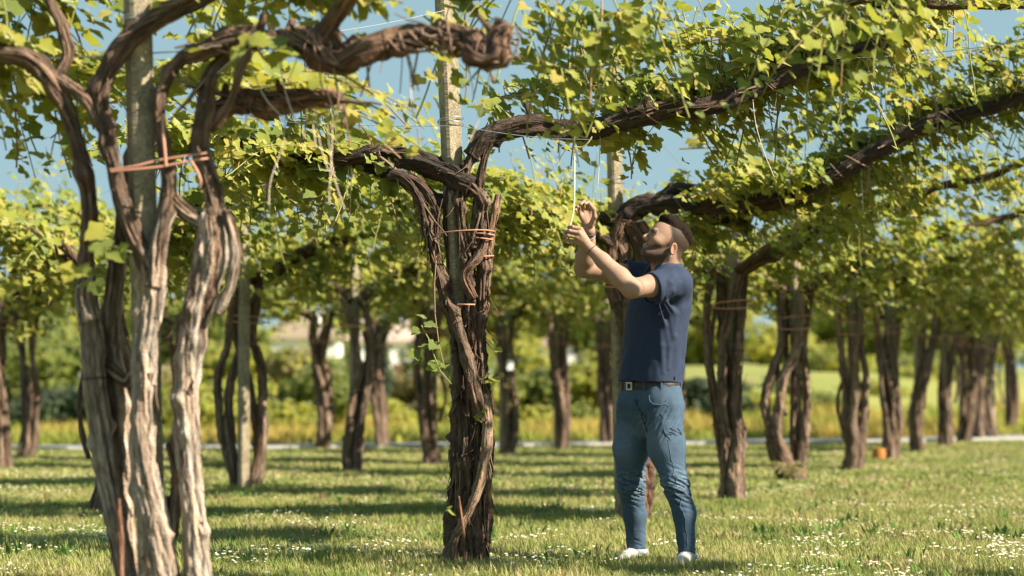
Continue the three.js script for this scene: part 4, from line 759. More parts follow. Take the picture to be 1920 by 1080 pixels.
// ---------------------------------------------------------------- the man
function surfaceNets(f, lo, hi, cell, color) {
  const nx = Math.ceil((hi.x - lo.x) / cell) + 1, ny = Math.ceil((hi.y - lo.y) / cell) + 1, nz = Math.ceil((hi.z - lo.z) / cell) + 1, val = new Float32Array(nx * ny * nz);
  for (let k = 0, i = 0; k < nz; k++) for (let j = 0; j < ny; j++) for (let q = 0; q < nx; q++, i++) val[i] = f(lo.x + q * cell, lo.y + j * cell, lo.z + k * cell);
  const at = new Int32Array(nx * ny * nz).fill(-1), pos = [], idx = [], sx = 1, sy = nx, sz = nx * ny;
  const E = [[0, 1], [2, 3], [4, 5], [6, 7], [0, 2], [1, 3], [4, 6], [5, 7], [0, 4], [1, 5], [2, 6], [3, 7]];
  for (let k = 0; k < nz - 1; k++) for (let j = 0; j < ny - 1; j++) for (let q = 0; q < nx - 1; q++) {
    const b = q + j * sy + k * sz, v = [val[b], val[b + 1], val[b + sy], val[b + sy + 1], val[b + sz], val[b + sz + 1], val[b + sz + sy], val[b + sz + sy + 1]];
    let m = 0; for (let e = 0; e < 8; e++) if (v[e] < 0) m |= 1 << e; if (!m || m === 255) continue;
    let x = 0, y = 0, z = 0, n = 0;
    for (const [a, c] of E) if ((v[a] < 0) !== (v[c] < 0)) { const t = v[a] / (v[a] - v[c]); x += lerp(a & 1, c & 1, t); y += lerp(a >> 1 & 1, c >> 1 & 1, t); z += lerp(a >> 2 & 1, c >> 2 & 1, t); n++; }
    at[b] = pos.length / 3; pos.push(lo.x + (q + x / n) * cell, lo.y + (j + y / n) * cell, lo.z + (k + z / n) * cell);
  }
  const quad = (a, b, c, d, flip) => { if (a < 0 || b < 0 || c < 0 || d < 0) return; flip ? idx.push(a, c, b, a, d, c) : idx.push(a, b, c, a, c, d); };
  for (let k = 1; k < nz - 1; k++) for (let j = 1; j < ny - 1; j++) for (let q = 1; q < nx - 1; q++) {
    const b = q + j * sy + k * sz, s = val[b] < 0;
    if (s !== (val[b + sx] < 0)) quad(at[b], at[b - sy], at[b - sy - sz], at[b - sz], s);
    if (s !== (val[b + sy] < 0)) quad(at[b], at[b - sz], at[b - sx - sz], at[b - sx], s);
    if (s !== (val[b + sz] < 0)) quad(at[b], at[b - sx], at[b - sx - sy], at[b - sy], s);
  }
  const nor = new Float32Array(pos.length), h = cell * 0.6, col = color ? new Float32Array(pos.length) : null;
  for (let i = 0; i < pos.length; i += 3) {
    const [x, y, z] = [pos[i], pos[i + 1], pos[i + 2]], gx = f(x + h, y, z) - f(x - h, y, z), gy = f(x, y + h, z) - f(x, y - h, z), gz = f(x, y, z + h) - f(x, y, z - h), l = Math.hypot(gx, gy, gz) || 1;
    nor[i] = gx / l; nor[i + 1] = gy / l; nor[i + 2] = gz / l;
    if (col) { const c = color(x, y, z); col[i] = c[0]; col[i + 1] = c[1]; col[i + 2] = c[2]; }
  }
  // wind every face along its normals
  for (let i = 0; i < idx.length; i += 3) {
    const [a, b, c] = [idx[i] * 3, idx[i + 1] * 3, idx[i + 2] * 3], ux = pos[b] - pos[a], uy = pos[b + 1] - pos[a + 1], uz = pos[b + 2] - pos[a + 2], wx = pos[c] - pos[a], wy = pos[c + 1] - pos[a + 1], wz = pos[c + 2] - pos[a + 2];
    if ((uy * wz - uz * wy) * nor[a] + (uz * wx - ux * wz) * nor[a + 1] + (ux * wy - uy * wx) * nor[a + 2] < 0) { const t = idx[i + 1]; idx[i + 1] = idx[i + 2]; idx[i + 2] = t; }
  }
  const g = new THREE.BufferGeometry();
  g.setAttribute('position', new THREE.Float32BufferAttribute(pos, 3)); g.setAttribute('normal', new THREE.BufferAttribute(nor, 3)); if (col) g.setAttribute('color', new THREE.BufferAttribute(col, 3)); g.setIndex(idx);
  return g;
}
const smin = (a, b, k) => { const h = Math.max(k - Math.abs(a - b), 0) / k; return Math.min(a, b) - h * h * k * 0.25; };
const smax = (a, b, k) => -smin(-a, -b, k);
const cone = (a, b, ra, rb) => { const dx = b.x - a.x, dy = b.y - a.y, dz = b.z - a.z, q = 1 / (dx * dx + dy * dy + dz * dz); return (x, y, z) => { const px = x - a.x, py = y - a.y, pz = z - a.z, h = Math.min(1, Math.max(0, (px * dx + py * dy + pz * dz) * q)); return Math.hypot(px - dx * h, py - dy * h, pz - dz * h) - lerp(ra, rb, h); }; };
const ell = (cx, cy, cz, rx, ry, rz) => (x, y, z) => { const a = (x - cx) / rx, b = (y - cy) / ry, c = (z - cz) / rz, k0 = Math.hypot(a, b, c), k1 = Math.hypot(a / rx, b / ry, c / rz); return k0 < 1e-5 ? -Math.min(rx, ry, rz) : k0 * (k0 - 1) / k1; };
const chain = (list, k) => { const c = []; for (let i = 1; i < list.length; i++) c.push(cone(list[i - 1][0], list[i][0], list[i - 1][1], list[i][1])); return (x, y, z) => { let d = c[0](x, y, z); for (let i = 1; i < c.length; i++) d = smin(d, c[i](x, y, z), k); return d; }; };
{
  const D = 12.15, root = thing('person', 'man in navy polo shirt and blue jeans reaching up to tie a hanging shoot', 'person', [P(1225, 1061, D).x, 0, -D]);
  const O = root.position, PX = px => (px - 960) / FPX * D, Y = py => P(960, py, D).y;
  const A = 32 * Math.PI / 180, F = V(-Math.cos(A), 0, Math.sin(A)), L = V(Math.sin(A), 0, Math.cos(A));
  const put = (name, g, m, parent = root, label) => part(name, g.translate(-O.x, -O.y, -O.z), m, parent, label);
  // --- head frame
  const yaw = 14 * Math.PI / 180, tip = 25 * Math.PI / 180;
  const hf = V(-Math.cos(yaw) * Math.cos(tip), Math.sin(tip), Math.sin(yaw) * Math.cos(tip)), hl = V(Math.sin(yaw), 0, Math.cos(yaw)), hu = V(0, 0, 0).crossVectors(hf, hl).multiplyScalar(-1); if (hu.y < 0) hu.negate();
  const E0 = P(1251, 469, 12.12);
  const toHead = (x, y, z) => { const a = x - E0.x, b = y - E0.y, c = z - E0.z; return [a * hf.x + b * hf.y + c * hf.z, a * hu.x + b * hu.y + c * hu.z, a * hl.x + b * hl.y + c * hl.z]; };
  const H = (f, u, l) => E0.clone().addScaledVector(hf, f).addScaledVector(hu, u).addScaledVector(hl, l);
  const v3 = V;
  const cran = ell(0.010, 0.070, 0, 0.106, 0.088, 0.076), cranFlat = (f, u, l) => cran(f, u, l);
  const face1 = cone(v3(0.055, 0.03, 0), v3(0.080, -0.040, 0), 0.056, 0.033), chin = ell(0.100, -0.060, 0, 0.019, 0.016, 0.021);
  const jawL = cone(v3(0.008, -0.028, 0.050), v3(0.088, -0.060, 0.014), 0.017, 0.014), jawR = cone(v3(0.008, -0.028, -0.050), v3(0.088, -0.060, -0.014), 0.017, 0.014);
  const brow = cone(v3(0.106, 0.050, -0.034), v3(0.106, 0.050, 0.034), 0.0125, 0.0125), nose = cone(v3(0.113, 0.042, 0), v3(0.137, 0.009, 0), 0.0075, 0.0105), noseB = cone(v3(0.106, 0.0, 0), v3(0.132, 0.006, 0), 0.012, 0.009);
  const wingL = ell(0.122, 0.003, 0.012, 0.011, 0.009, 0.008), wingR = ell(0.122, 0.003, -0.012, 0.011, 0.009, 0.008);
  const lipU = cone(v3(0.115, -0.022, -0.014), v3(0.115, -0.022, 0.014), 0.0085, 0.0085), lipD = cone(v3(0.113, -0.034, -0.012), v3(0.113, -0.034, 0.012), 0.0085, 0.0085);
  const cheekL = ell(0.078, 0.012, 0.044, 0.03, 0.024, 0.022), cheekR = ell(0.078, 0.012, -0.044, 0.03, 0.024, 0.022);
  const sockL = ell(0.116, 0.030, 0.031, 0.018, 0.012, 0.017), sockR = ell(0.116, 0.030, -0.031, 0.018, 0.012, 0.017);
  const lidL = ell(0.1, 0.031, 0.031, 0.0142, 0.0135, 0.015), lidR = ell(0.1, 0.031, -0.031, 0.0142, 0.0135, 0.015);
  const ear = (f, u, l) => {
    const s = Math.abs(l), a = f + 0.006 - 0.18 * (u - 0.002), b = u - 0.004, e = Math.hypot(a / 0.017, b / 0.031), rim = (e - 0.82) * 0.019, off = s - 0.086 - 0.25 * Math.max(0, -a) ;
    const tor = Math.hypot(rim, off * 1.1) - 0.0042, pad = Math.max(Math.hypot(Math.max(0, e - 0.75) * 0.02, off + 0.006) - 0.004, -9), base = ell(-0.002, 0, 0.074, 0.012, 0.022, 0.012)(f, u, s), anti = Math.hypot((e - 0.45) * 0.019, off + 0.001) - 0.003;
    return smin(smin(smin(tor, pad, 0.004), base, 0.006), Math.max(anti, a), 0.004);
  };
  const neckB = P(1252, 520, 12.15), neck = cone(H(-0.022, -0.02, 0), neckB, 0.058, 0.066), neckF = cone(H(0.035, -0.055, 0), P(1236, 512, 12.13), 0.036, 0.04);
  const headLocal = (f, u, l) => {
    let d = smin(cranFlat(f, u, l), face1(f, u, l), 0.035);
    d = smin(d, smin(jawL(f, u, l), jawR(f, u, l), 0.01), 0.03); d = smin(d, chin(f, u, l), 0.025); d = smin(d, smin(cheekL(f, u, l), cheekR(f, u, l), 0.005), 0.025);
    d = smin(d, brow(f, u, l), 0.014); d = smax(d, -smin(sockL(f, u, l), sockR(f, u, l), 0.002), 0.012); d = smin(d, smin(lidL(f, u, l), lidR(f, u, l), 0.001), 0.004);
    d = smin(d, nose(f, u, l), 0.011); d = smin(d, noseB(f, u, l), 0.009); d = smin(d, smin(wingL(f, u, l), wingR(f, u, l), 0.001), 0.004);
    d = smin(d, lipU(f, u, l), 0.007); d = smin(d, lipD(f, u, l), 0.006);
    return smin(d, ear(f, u, l), 0.004);
  };
  const head = (x, y, z) => { const [f, u, l] = toHead(x, y, z); return smin(headLocal(f, u, l), smin(neck(x, y, z), neckF(x, y, z), 0.03), 0.028); };
  const SK = [0.37, 0.228, 0.165];
  const skinTone = (x, y, z) => {
    const [f, u, l] = toHead(x, y, z), n = noise3(x * 60, y * 60, z * 60), n2 = noise3(x * 400, y * 400, z * 400);
    let c = [SK[0] * (1 + 0.05 * n), SK[1] * (1 + 0.06 * n), SK[2] * (1 + 0.06 * n)];
    const mix = (t, r, g, b) => { t = Math.min(1, Math.max(0, t)); c = [lerp(c[0], r, t), lerp(c[1], g, t), lerp(c[2], b, t)]; };
    if (Math.hypot(f, u, l) < 0.2) {
      const s = Math.abs(l);
      // close-cut sides and back of the hair
      const line = f > 0.03 ? 0.07 + (f - 0.03) * 1.5 : 0.07 - (0.03 - f) * 1.15, earOut = s > 0.079 && Math.hypot((f + 0.006) / 0.024, (u - 0.004) / 0.036) < 1;
      if (!earOut && u > -0.05) mix(0.97 * smooth(line - 0.02, line + 0.014, u + 0.006 * n2) * smooth(-0.055, -0.02, u) * (f < 0.1 ? 1 : 0) * (0.95 + 0.05 * smooth(0.03, 0.08, u)) * (0.95 + 0.05 * n2), 0.022, 0.015, 0.012);
      if (!earOut && f > 0.0 && f < 0.028 && u > 0 && u < 0.075 && s > 0.05) mix(0.7, 0.05, 0.034, 0.027);     // sideburn
      // beard stubble on jaw, chin and upper lip
      const cheekLine = -0.004 - 0.55 * Math.max(0, 0.05 - f) * 0.0 + (f < 0.09 ? 0.012 - 0.32 * f + 0.01 : -0.014), mouth = f > 0.1 && Math.abs(u + 0.030) < 0.011 && s < 0.024;
      if (!earOut && !mouth && f > 0.004) mix((0.84 + 0.1 * n2) * smooth(cheekLine + 0.01, cheekLine - 0.012, u) * smooth(-0.12, -0.085, u), 0.062, 0.041, 0.032);
      if (mouth) mix(0.6, 0.30, 0.12, 0.10);
      if (f > 0.1 && u > 0.042 && u < 0.060 && s > 0.008 && s < 0.052) mix(0.85, 0.07, 0.045, 0.035);            // eyebrow
      if (f > 0.104 && Math.abs(u - 0.031) < 0.0034 && s > 0.018 && s < 0.046) mix(0.9, 0.05, 0.035, 0.03);     // lashes
      if (earOut) mix(0.4, 0.44, 0.17, 0.11);
    }
    return c;
  };
  // --- arms and hands
  const SL = P(1266, 529, 11.98), EL = P(1184, 541, 11.82), WL = P(1107, 466, 11.85), SR = P(1203, 520, 12.28), ER = P(1094, 503, 12.2), WR = P(1105, 432, 12.03);
  const at = (a, b, t) => a.clone().lerp(b, t);
  const armL = chain([[SL, 0.062], [at(SL, EL, 0.55), 0.055], [EL, 0.047], [at(EL, WL, 0.28), 0.0485], [at(EL, WL, 0.7), 0.036], [WL, 0.0285]], 0.02);
  const armR = chain([[SR, 0.06], [at(SR, ER, 0.55), 0.053], [ER, 0.046], [at(ER, WR, 0.28), 0.047], [at(ER, WR, 0.7), 0.036], [WR, 0.0285]], 0.02);
  const hand = (W, fingers, thumb, bulge) => {
    const palm = fingers.map(f => cone(W, f[0], 0.019, 0.0125)), fs = fingers.map((f, i) => chain(f.map((p, k) => [p, [0.0105, 0.0098, 0.0088, 0.0072][k] * (i === 3 ? 0.86 : 1)]), 0.004)), th = chain(thumb.map((p, k) => [p, [0.015, 0.0125, 0.0105, 0.0085][k]]), 0.006);
    return (x, y, z) => { let d = palm[0](x, y, z); for (let i = 1; i < 4; i++) d = smin(d, palm[i](x, y, z), 0.012); let e = fs[0](x, y, z); for (let i = 1; i < 4; i++) e = Math.min(e, fs[i](x, y, z)); return smin(smin(d, bulge(x, y, z), 0.015), smin(e, th(x, y, z), 0.003), 0.005); };
  };
  const p4 = (...a) => a.map(q => P(...q));
  const handL = hand(WL, [p4([1089, 430, 11.83], [1074, 426, 11.83], [1067, 426, 11.865], [1069, 429, 11.885]), p4([1086, 437, 11.82], [1068, 433, 11.82], [1060, 435, 11.855], [1063, 438, 11.885]), p4([1082, 445, 11.825], [1065, 441.5, 11.825], [1058, 443.5, 11.86], [1062, 446, 11.885]), p4([1078, 453, 11.84], [1064, 450.5, 11.84], [1059, 452, 11.865], [1062, 454, 11.885])],
    p4([1100, 452, 11.88], [1087, 437, 11.905], [1076, 428, 11.905], [1069, 424, 11.895]), cone(P(1098, 455, 11.85), P(1088, 443, 11.845), 0.02, 0.016));
  const handR = hand(WR, [p4([1109, 399, 12.03], [1110, 385, 12.02], [1104, 379, 11.995], [1097, 382, 11.975]), p4([1102, 397, 12.035], [1101, 382, 12.02], [1095, 378, 11.99], [1089, 383, 11.97]), p4([1095, 398, 12.03], [1092, 385, 12.01], [1087, 382, 11.985], [1083, 388, 11.97]), p4([1088, 402, 12.02], [1085, 391, 12.0], [1081, 389, 11.98], [1079, 394, 11.965])],
    p4([1108, 422, 12.0], [1115, 406, 11.97], [1113, 392, 11.955], [1106, 383, 11.95]), cone(P(1102, 424, 12.03), P(1098, 408, 12.03), 0.018, 0.014));
  const box = (pts, m) => { const b = new THREE.Box3().setFromPoints(pts); return [b.min.subScalar(m), b.max.addScalar(m)]; };
  const skin = [];
  const netSkin = (f, pts, m, cell) => { const [lo, hi] = box(pts, m); skin.push(surfaceNets(f, lo, hi, cell, skinTone)); };
  netSkin(head, [H(0.1, -0.02, 0), H(-0.06, 0.1, 0), H(0, 0.13, 0), neckB, P(1236, 512, 12.13), E0], 0.115, 0.0034);
  const bodyL = (x, y, z) => smin(armL(x, y, z), handL(x, y, z), 0.012), bodyR = (x, y, z) => smin(armR(x, y, z), handR(x, y, z), 0.012);
  netSkin((x, y, z) => Math.max(bodyL(x, y, z), WL.clone().sub(EL).normalize().dot(V(x, y, z).sub(WL)) - 0.002), [SL, EL, WL], 0.075, 0.006);
  netSkin((x, y, z) => Math.max(bodyR(x, y, z), WR.clone().sub(ER).normalize().dot(V(x, y, z).sub(WR)) - 0.002), [SR, ER, WR], 0.075, 0.006);
  netSkin(bodyL, [WL, P(1058, 424, 11.82), P(1078, 455, 11.9)], 0.035, 0.003); netSkin(bodyR, [WR, P(1080, 378, 11.95), P(1116, 400, 12.04)], 0.035, 0.003);
  // trunk and legs under the clothes
  const inLegs = [[P(1242, 765, 12.07), P(1266, 905, 11.98), P(1284, 965, 11.98), V(P(1289, 1040, 11.97).x, 0.035, -11.97)], [P(1196, 765, 12.22), P(1184, 905, 12.25), P(1191, 970, 12.3), V(P(1194, 1032, 12.33).x, 0.035, -12.33)]].map(l => chain([[P(1222, 735, 12.15), 0.09], [l[0], 0.07], [l[1], 0.045], [l[2], 0.042], [l[3], 0.036]], 0.02));
  const core = chain([[neckB, 0.05], [P(1246, 520, 12.15), 0.07], [P(1237, 575, 12.15), 0.1], [P(1224, 700, 12.15), 0.1], [P(1222, 740, 12.15), 0.09]], 0.04), yokeIn = chain([[SL, 0.05], [P(1246, 520, 12.15), 0.06], [SR, 0.05]], 0.03);
  netSkin((x, y, z) => Math.min(core(x, y, z), yokeIn(x, y, z), inLegs[0](x, y, z), inLegs[1](x, y, z)), [SL, SR, P(1246, 520, 12.15), V(P(1289, 1040, 11.97).x, 0.03, -11.97), V(P(1194, 1040, 12.33).x, 0.03, -12.33)], 0.1, 0.014);
  const ankleL = P(1289, 1040, 11.97), ankleR = P(1194, 1032, 12.33);
  const skinMat = new THREE.MeshPhysicalMaterial({ vertexColors: true, roughness: 0.6, specularIntensity: 0.45 });
  put('body', mergeGeometries(skin), skinMat, root);
  // --- hair on top
  const hairMat = new THREE.MeshPhysicalMaterial({ vertexColors: true, roughness: 0.75, specularIntensity: 0.12 });
  {
    const f0 = (x, y, z) => {
      const [f, u, l] = toHead(x, y, z), n = noise3(f * 90, u * 90 + f * 60, l * 150), tuftN = noise3(f * 40 + 3, u * 20, l * 260);
      const rim = f > 0 ? 0.098 + 0.12 * f : 0.098 + 0.45 * f, top = smooth(rim - 0.004, rim + 0.045, u);
      const th = -0.002 + 0.011 * top + 0.014 * smooth(0.0, 0.085, f) * smooth(0.1, 0.15, u) + (0.0016 * n + 0.0024 * tuftN) * (0.3 + 0.7 * top);
      const edge = rim + 0.004 * n - u;
      return Math.max(cranFlat(f, u, l) - th, edge, f - 0.104 + 0.006 * n);
    };
    const [lo, hi] = box([H(0.1, 0.1, 0), H(-0.1, 0.1, 0), H(0, 0.16, 0.07), H(0, 0.16, -0.07)], 0.045);
    put('hair', surfaceNets(f0, lo, hi, 0.003, (x, y, z) => { const n = noise3(x * 160, y * 90, z * 220), k = 1 + 0.4 * n; return [0.016 * k, 0.010 * k, 0.008 * k]; }), hairMat);
  }
  // --- eyes
  for (const s of [1, -1]) {
    const g = new THREE.SphereGeometry(0.0118, 20, 14), c = [], ps = g.attributes.position;
    for (let i = 0; i < ps.count; i++) { const z = ps.getZ(i) / 0.0118; z > 0.97 ? c.push(0.01, 0.008, 0.007) : z > 0.86 ? c.push(0.09, 0.05, 0.03) : c.push(0.7, 0.66, 0.62); }
    g.setAttribute('color', new THREE.Float32BufferAttribute(c, 3));
    const m = new THREE.Matrix4().makeBasis(hl.clone(), hu.clone(), hf.clone()); g.applyMatrix4(m); const q = H(0.1025, 0.0305, 0.031 * s); g.translate(q.x, q.y, q.z);
    put('eye', g, std({ vertexColors: true, roughness: 0.2 }));
  }
  // --- polo shirt
  const SEC = [[0.86, 1219, 0.19, 0.142], [0.94, 1220, 0.19, 0.144], [1.05, 1223, 0.188, 0.142], [1.15, 1228, 0.19, 0.142], [1.30, 1236, 0.20, 0.142], [1.40, 1242, 0.195, 0.124], [1.45, 1247, 0.155, 0.092], [1.485, 1250, 0.09, 0.078], [1.56, 1252, 0.06, 0.06]];
  const sec = y => { let i = 1; while (i < SEC.length - 1 && SEC[i][0] < y) i++; const t = Math.min(1, Math.max(0, (y - SEC[i - 1][0]) / (SEC[i][0] - SEC[i - 1][0]))); return [1, 2, 3].map(k => lerp(SEC[i - 1][k], SEC[i][k], t)); };
  const local = (x, y, z, cx) => { const a = x - cx, c = z + D; return [a * F.x + c * F.z, a * L.x + c * L.z]; };
  const sleeveL = cone(SL, P(1214, 541, 11.87), 0.082, 0.077), sleeveR = cone(SR, P(1170, 514, 12.25), 0.08, 0.073), yoke = cone(P(1272, 525, 12.02), P(1216, 521, 12.26), 0.054, 0.054);
  const cutL = P(1222, 541, 11.89), nL = EL.clone().sub(SL).normalize(), cutR = P(1172, 514, 12.26), nR = ER.clone().sub(SR).normalize();
  const pit = P(1250, 590, 11.98), vent = P(1246, 733, 11.985);
  const FOLDS = [];
  const shirt = (x, y, z) => {
    const [c, a, b] = sec(y), [f, l] = local(x, y, z, PX(c)), e = Math.hypot(f / b, l / a);
    let d = (e - 1) * Math.min(a, b) * 0.9;
    d = Math.max(d, y - 1.503);
    d = smin(d, yoke(x, y, z), 0.05);
    const pl = nL.x * (x - cutL.x) + nL.y * (y - cutL.y) + nL.z * (z - cutL.z), pr = nR.x * (x - cutR.x) + nR.y * (y - cutR.y) + nR.z * (z - cutR.z);
    d = smin(d, Math.max(sleeveL(x, y, z), pl), 0.045); d = smin(d, Math.max(sleeveR(x, y, z), pr), 0.045);
    // folds: pulled from the raised arm down the side, drape towards the hem, creases across the sleeve
    const ang = Math.atan2(l, f);
    const w2 = smooth(1.35, 0.95, y), drape = noise3(f * 9, y * 4, l * 9);
    const fine = noise3(x * 16, y * 9, z * 16);
    d -= 0.006 * w2 * drape + 0.0016 * fine; for (const q of FOLDS) d = smin(d, q(x, y, z), 0.02); return d;
  };
  { // each fold is a soft ridge lying on the cloth
    const onto = q => { for (let i = 0; i < 8; i++) { const d = shirt(q.x, q.y, q.z), e = 0.004, gx = shirt(q.x + e, q.y, q.z) - shirt(q.x - e, q.y, q.z), gy = shirt(q.x, q.y + e, q.z) - shirt(q.x, q.y - e, q.z), gz = shirt(q.x, q.y, q.z + e) - shirt(q.x, q.y, q.z - e), l = Math.hypot(gx, gy, gz) || 1; q.x -= gx / l * (d + 0.004); q.y -= gy / l * (d + 0.004); q.z -= gz / l * (d + 0.004); } return q; };
    const made = [[[1247, 578], [1256, 600], [1266, 632], [1272, 668]], [[1254, 572], [1270, 594], [1281, 622]], [[1241, 582], [1245, 612], [1252, 650], [1258, 690]], [[1270, 512], [1256, 530], [1244, 552]], [[1283, 528], [1268, 548], [1254, 562]], [[1225, 610], [1232, 650], [1240, 695]]].map(l => { const p = l.map(([x, y]) => onto(P(x, y, 11.86))); return chain(p.map((q, i) => [q, i === 0 || i === p.length - 1 ? 0.003 : 0.0105]), 0.01); });
    FOLDS.push(...made);
  }
  const shirtCut = (x, y, z) => { const [f, l] = local(x, y, z, PX(1221)), hem = 0.934 - 0.022 * smooth(0.0, -0.12, f) + 0.004 * noise3(f * 9, l * 9, 2), v = Math.abs(f + 0.02) * 0.9 + (y - 0.953) * 0.55; return Math.max(shirt(x, y, z), hem - y, l > 0.05 ? -Math.max(v, y - 0.96) * 0 - 1 : -1, l > 0.1 && y < 0.955 ? 0.004 - Math.abs(f + 0.012) + (y - 0.93) * 0.18 - 0.0035 : -1); };
  const navy = (x, y, z) => { const n = noise3(x * 500, y * 500, z * 500), m = noise3(x * 14, y * 14, z * 14), k = 1 + 0.16 * n + 0.06 * m; return [0.017 * k, 0.030 * k, 0.068 * k]; };
  const clothMat = new THREE.MeshPhysicalMaterial({ vertexColors: true, roughness: 0.88, sheen: 0.15, sheenRoughness: 0.6, sheenColor: RGB(0.25, 0.3, 0.4) });
  {
    const [lo, hi] = box([V(PX(1160), 0.9, -D - 0.2), V(PX(1300), 1.55, -D + 0.36), P(1165, 514, 12.3), SL], 0.05);
    const sh = put('polo_shirt', surfaceNets(shirtCut, lo, hi, 0.0065, navy), clothMat);
    // collar: a band folded down round the neck, open in front
    const pos = [], idx = [], n = 44, prof = [[0.068, -0.004], [0.071, 0.026], [0.077, 0.031], [0.092, 0.008], [0.106, -0.020], [0.102, -0.022], [0.086, 0.002]], cc = P(1249, 505, 12.15), up = V(0.10, 1, 0).normalize(), fx = F.clone().addScaledVector(up, -F.dot(up)).normalize(), lx = V(0, 0, 0).crossVectors(up, fx);
    for (let i = 0; i <= n; i++) { const a = lerp(0.32, Math.PI * 2 - 0.32, i / n), pull = 1 + 0.0 * a, front = Math.cos(a) > 0 ? Math.cos(a) ** 3 : 0; for (const [r, h] of prof) { const rr = r * (1 + 0.12 * front), q = cc.clone().addScaledVector(fx, Math.cos(a) * rr * 1.02).addScaledVector(lx, Math.sin(a) * rr * 1.04).addScaledVector(up, h * (h < 0 ? 1 + 1.2 * front : 1) - 0.026 * front + 0.008 * Math.max(0, -Math.cos(a))); pos.push(q.x, q.y, q.z); } }
    const m = prof.length; for (let i = 0; i < n; i++) for (let k = 0; k < m; k++) { const a = i * m + k, b = i * m + (k + 1) % m; idx.push(a, a + m, b, b, a + m, b + m); }
    for (const e of [0, n]) for (let k = 1; k < m - 1; k++) idx.push(e * m, e * m + k, e * m + k + 1);
    const g = new THREE.BufferGeometry(); g.setAttribute('position', new THREE.Float32BufferAttribute(pos, 3)); g.setIndex(idx); g.computeVertexNormals(); paint(g, 0.021, 0.036, 0.078);
    put('collar', g, clothMat, sh);
    // ribbed sleeve ends
    for (const [c, nn, r] of [[cutL, nL, 0.0785], [cutR, nR, 0.074]]) { const t = new THREE.TorusGeometry(r, 0.0042, 8, 48); t.scale(1, 1, 3.4); t.applyQuaternion(new THREE.Quaternion().setFromUnitVectors(V(0, 0, 1), nn)); const q = c.clone().addScaledVector(nn, -0.008); t.translate(q.x, q.y, q.z); put('sleeve_band', paint(t, 0.016, 0.028, 0.063), clothMat, sh); }
  }
  // --- jeans
  const legL = chain([[P(1242, 765, 12.07), 0.104], [P(1250, 840, 12.03), 0.091], [P(1266, 905, 11.98), 0.061], [P(1283, 962, 11.985), 0.055], [P(1289, 1040, 11.975), 0.043]], 0.03);
  const legR = chain([[P(1196, 765, 12.22), 0.103], [P(1184, 840, 12.23), 0.091], [P(1182, 905, 12.25), 0.066], [P(1190, 965, 12.3), 0.056], [P(1194, 1036, 12.33), 0.047]], 0.03);
  const hipSec = [[0.62, 1219, 0.06, 0.04], [0.70, 1219, 0.12, 0.075], [0.76, 1219, 0.168, 0.11], [0.82, 1220, 0.185, 0.132], [0.87, 1221, 0.182, 0.132], [0.94, 1221, 0.176, 0.128]];
  const jeans = (x, y, z) => {
    let i = 1; while (i < hipSec.length - 1 && hipSec[i][0] < y) i++; const t = Math.min(1, Math.max(0, (y - hipSec[i - 1][0]) / (hipSec[i][0] - hipSec[i - 1][0]))), h = k => lerp(hipSec[i - 1][k], hipSec[i][k], t);
    const [f, l] = local(x, y, z, PX(h(1))); let d = Math.max((Math.hypot(f / h(3), l / h(2)) - 1) * 0.12, y - 0.925, 0.66 - y);
    const a = legL(x, y, z), b = legR(x, y, z); d = smin(d, a, 0.05); d = smin(d, b, 0.05);
    const kneeW = smooth(0.16, 0.02, Math.abs(y - 0.40)), ankW = smooth(0.22, 0.06, y), hipW = smooth(0.12, 0.02, Math.abs(y - 0.73));
    const s = a < b ? 1 : -1, r1 = 1 - Math.abs(noise3(x * 7 + s * 5, y * 34 + x * 14, z * 7)) * 2.2, r2 = 1 - Math.abs(noise3(x * 9, y * 20 - x * 30 * s, z * 9)) * 2;
    return d - 0.0065 * kneeW * r1 - 0.004 * ankW * r1 - 0.004 * hipW * r2 - 0.0018 * noise3(x * 14, y * 9, z * 14);
  };
  const jeansCut = (x, y, z) => Math.max(jeans(x, y, z), 0.048 - y);
  const denim = (x, y, z) => {
    const n = noise3(x * 420, y * 160, z * 420), m = noise3(x * 9, y * 6, z * 9), [f, l] = local(x, y, z, PX(1221));
    const worn = Math.max(0, smooth(0.02, 0.12, f) * smooth(0.42, 0.6, y) * smooth(0.8, 0.66, y)) * 0.5 + 0.5 * smooth(0.1, 0.02, Math.abs(y - 0.42)) * smooth(-0.1, 0.1, noise3(x * 20, y * 50, z * 20));
    const k = 1 + 0.2 * n + 0.12 * m; return [(0.046 + 0.10 * worn) * k, (0.083 + 0.115 * worn) * k, (0.132 + 0.13 * worn) * k];
  };
  const denimMat = std({ vertexColors: true, roughness: 0.9 });
  {
    const [lo, hi] = box([V(PX(1150), 0.05, -12.4), V(PX(1310), 0.92, -11.9)], 0.06);
    const je = put('jeans', surfaceNets(jeansCut, lo, hi, 0.0065, denim), denimMat);
    for (const [c, r] of [[ankleL, 0.050], [ankleR, 0.054]]) {
      const g = new THREE.LatheGeometry([[r - 0.008, 0], [r - 0.001, 0.0], [r + 0.0045, 0.004], [r + 0.005, 0.02], [r + 0.001, 0.025], [r - 0.006, 0.023]].map(([a, b]) => new THREE.Vector2(a, b)), 36); g.translate(c.x, 0.054, c.z); put('turned_up_cuff', paint(g, 0.34, 0.38, 0.41), denimMat, je);
    }
    // seams and pocket lines sewn onto the cloth
    const onto = q => { for (let i = 0; i < 8; i++) { const d = jeans(q.x, q.y, q.z), e = 0.004, gx = jeans(q.x + e, q.y, q.z) - jeans(q.x - e, q.y, q.z), gy = jeans(q.x, q.y + e, q.z) - jeans(q.x, q.y - e, q.z), gz = jeans(q.x, q.y, q.z + e) - jeans(q.x, q.y, q.z - e), l = Math.hypot(gx, gy, gz) || 1; q.x -= gx / l * d; q.y -= gy / l * d; q.z -= gz / l * d; } return q; };
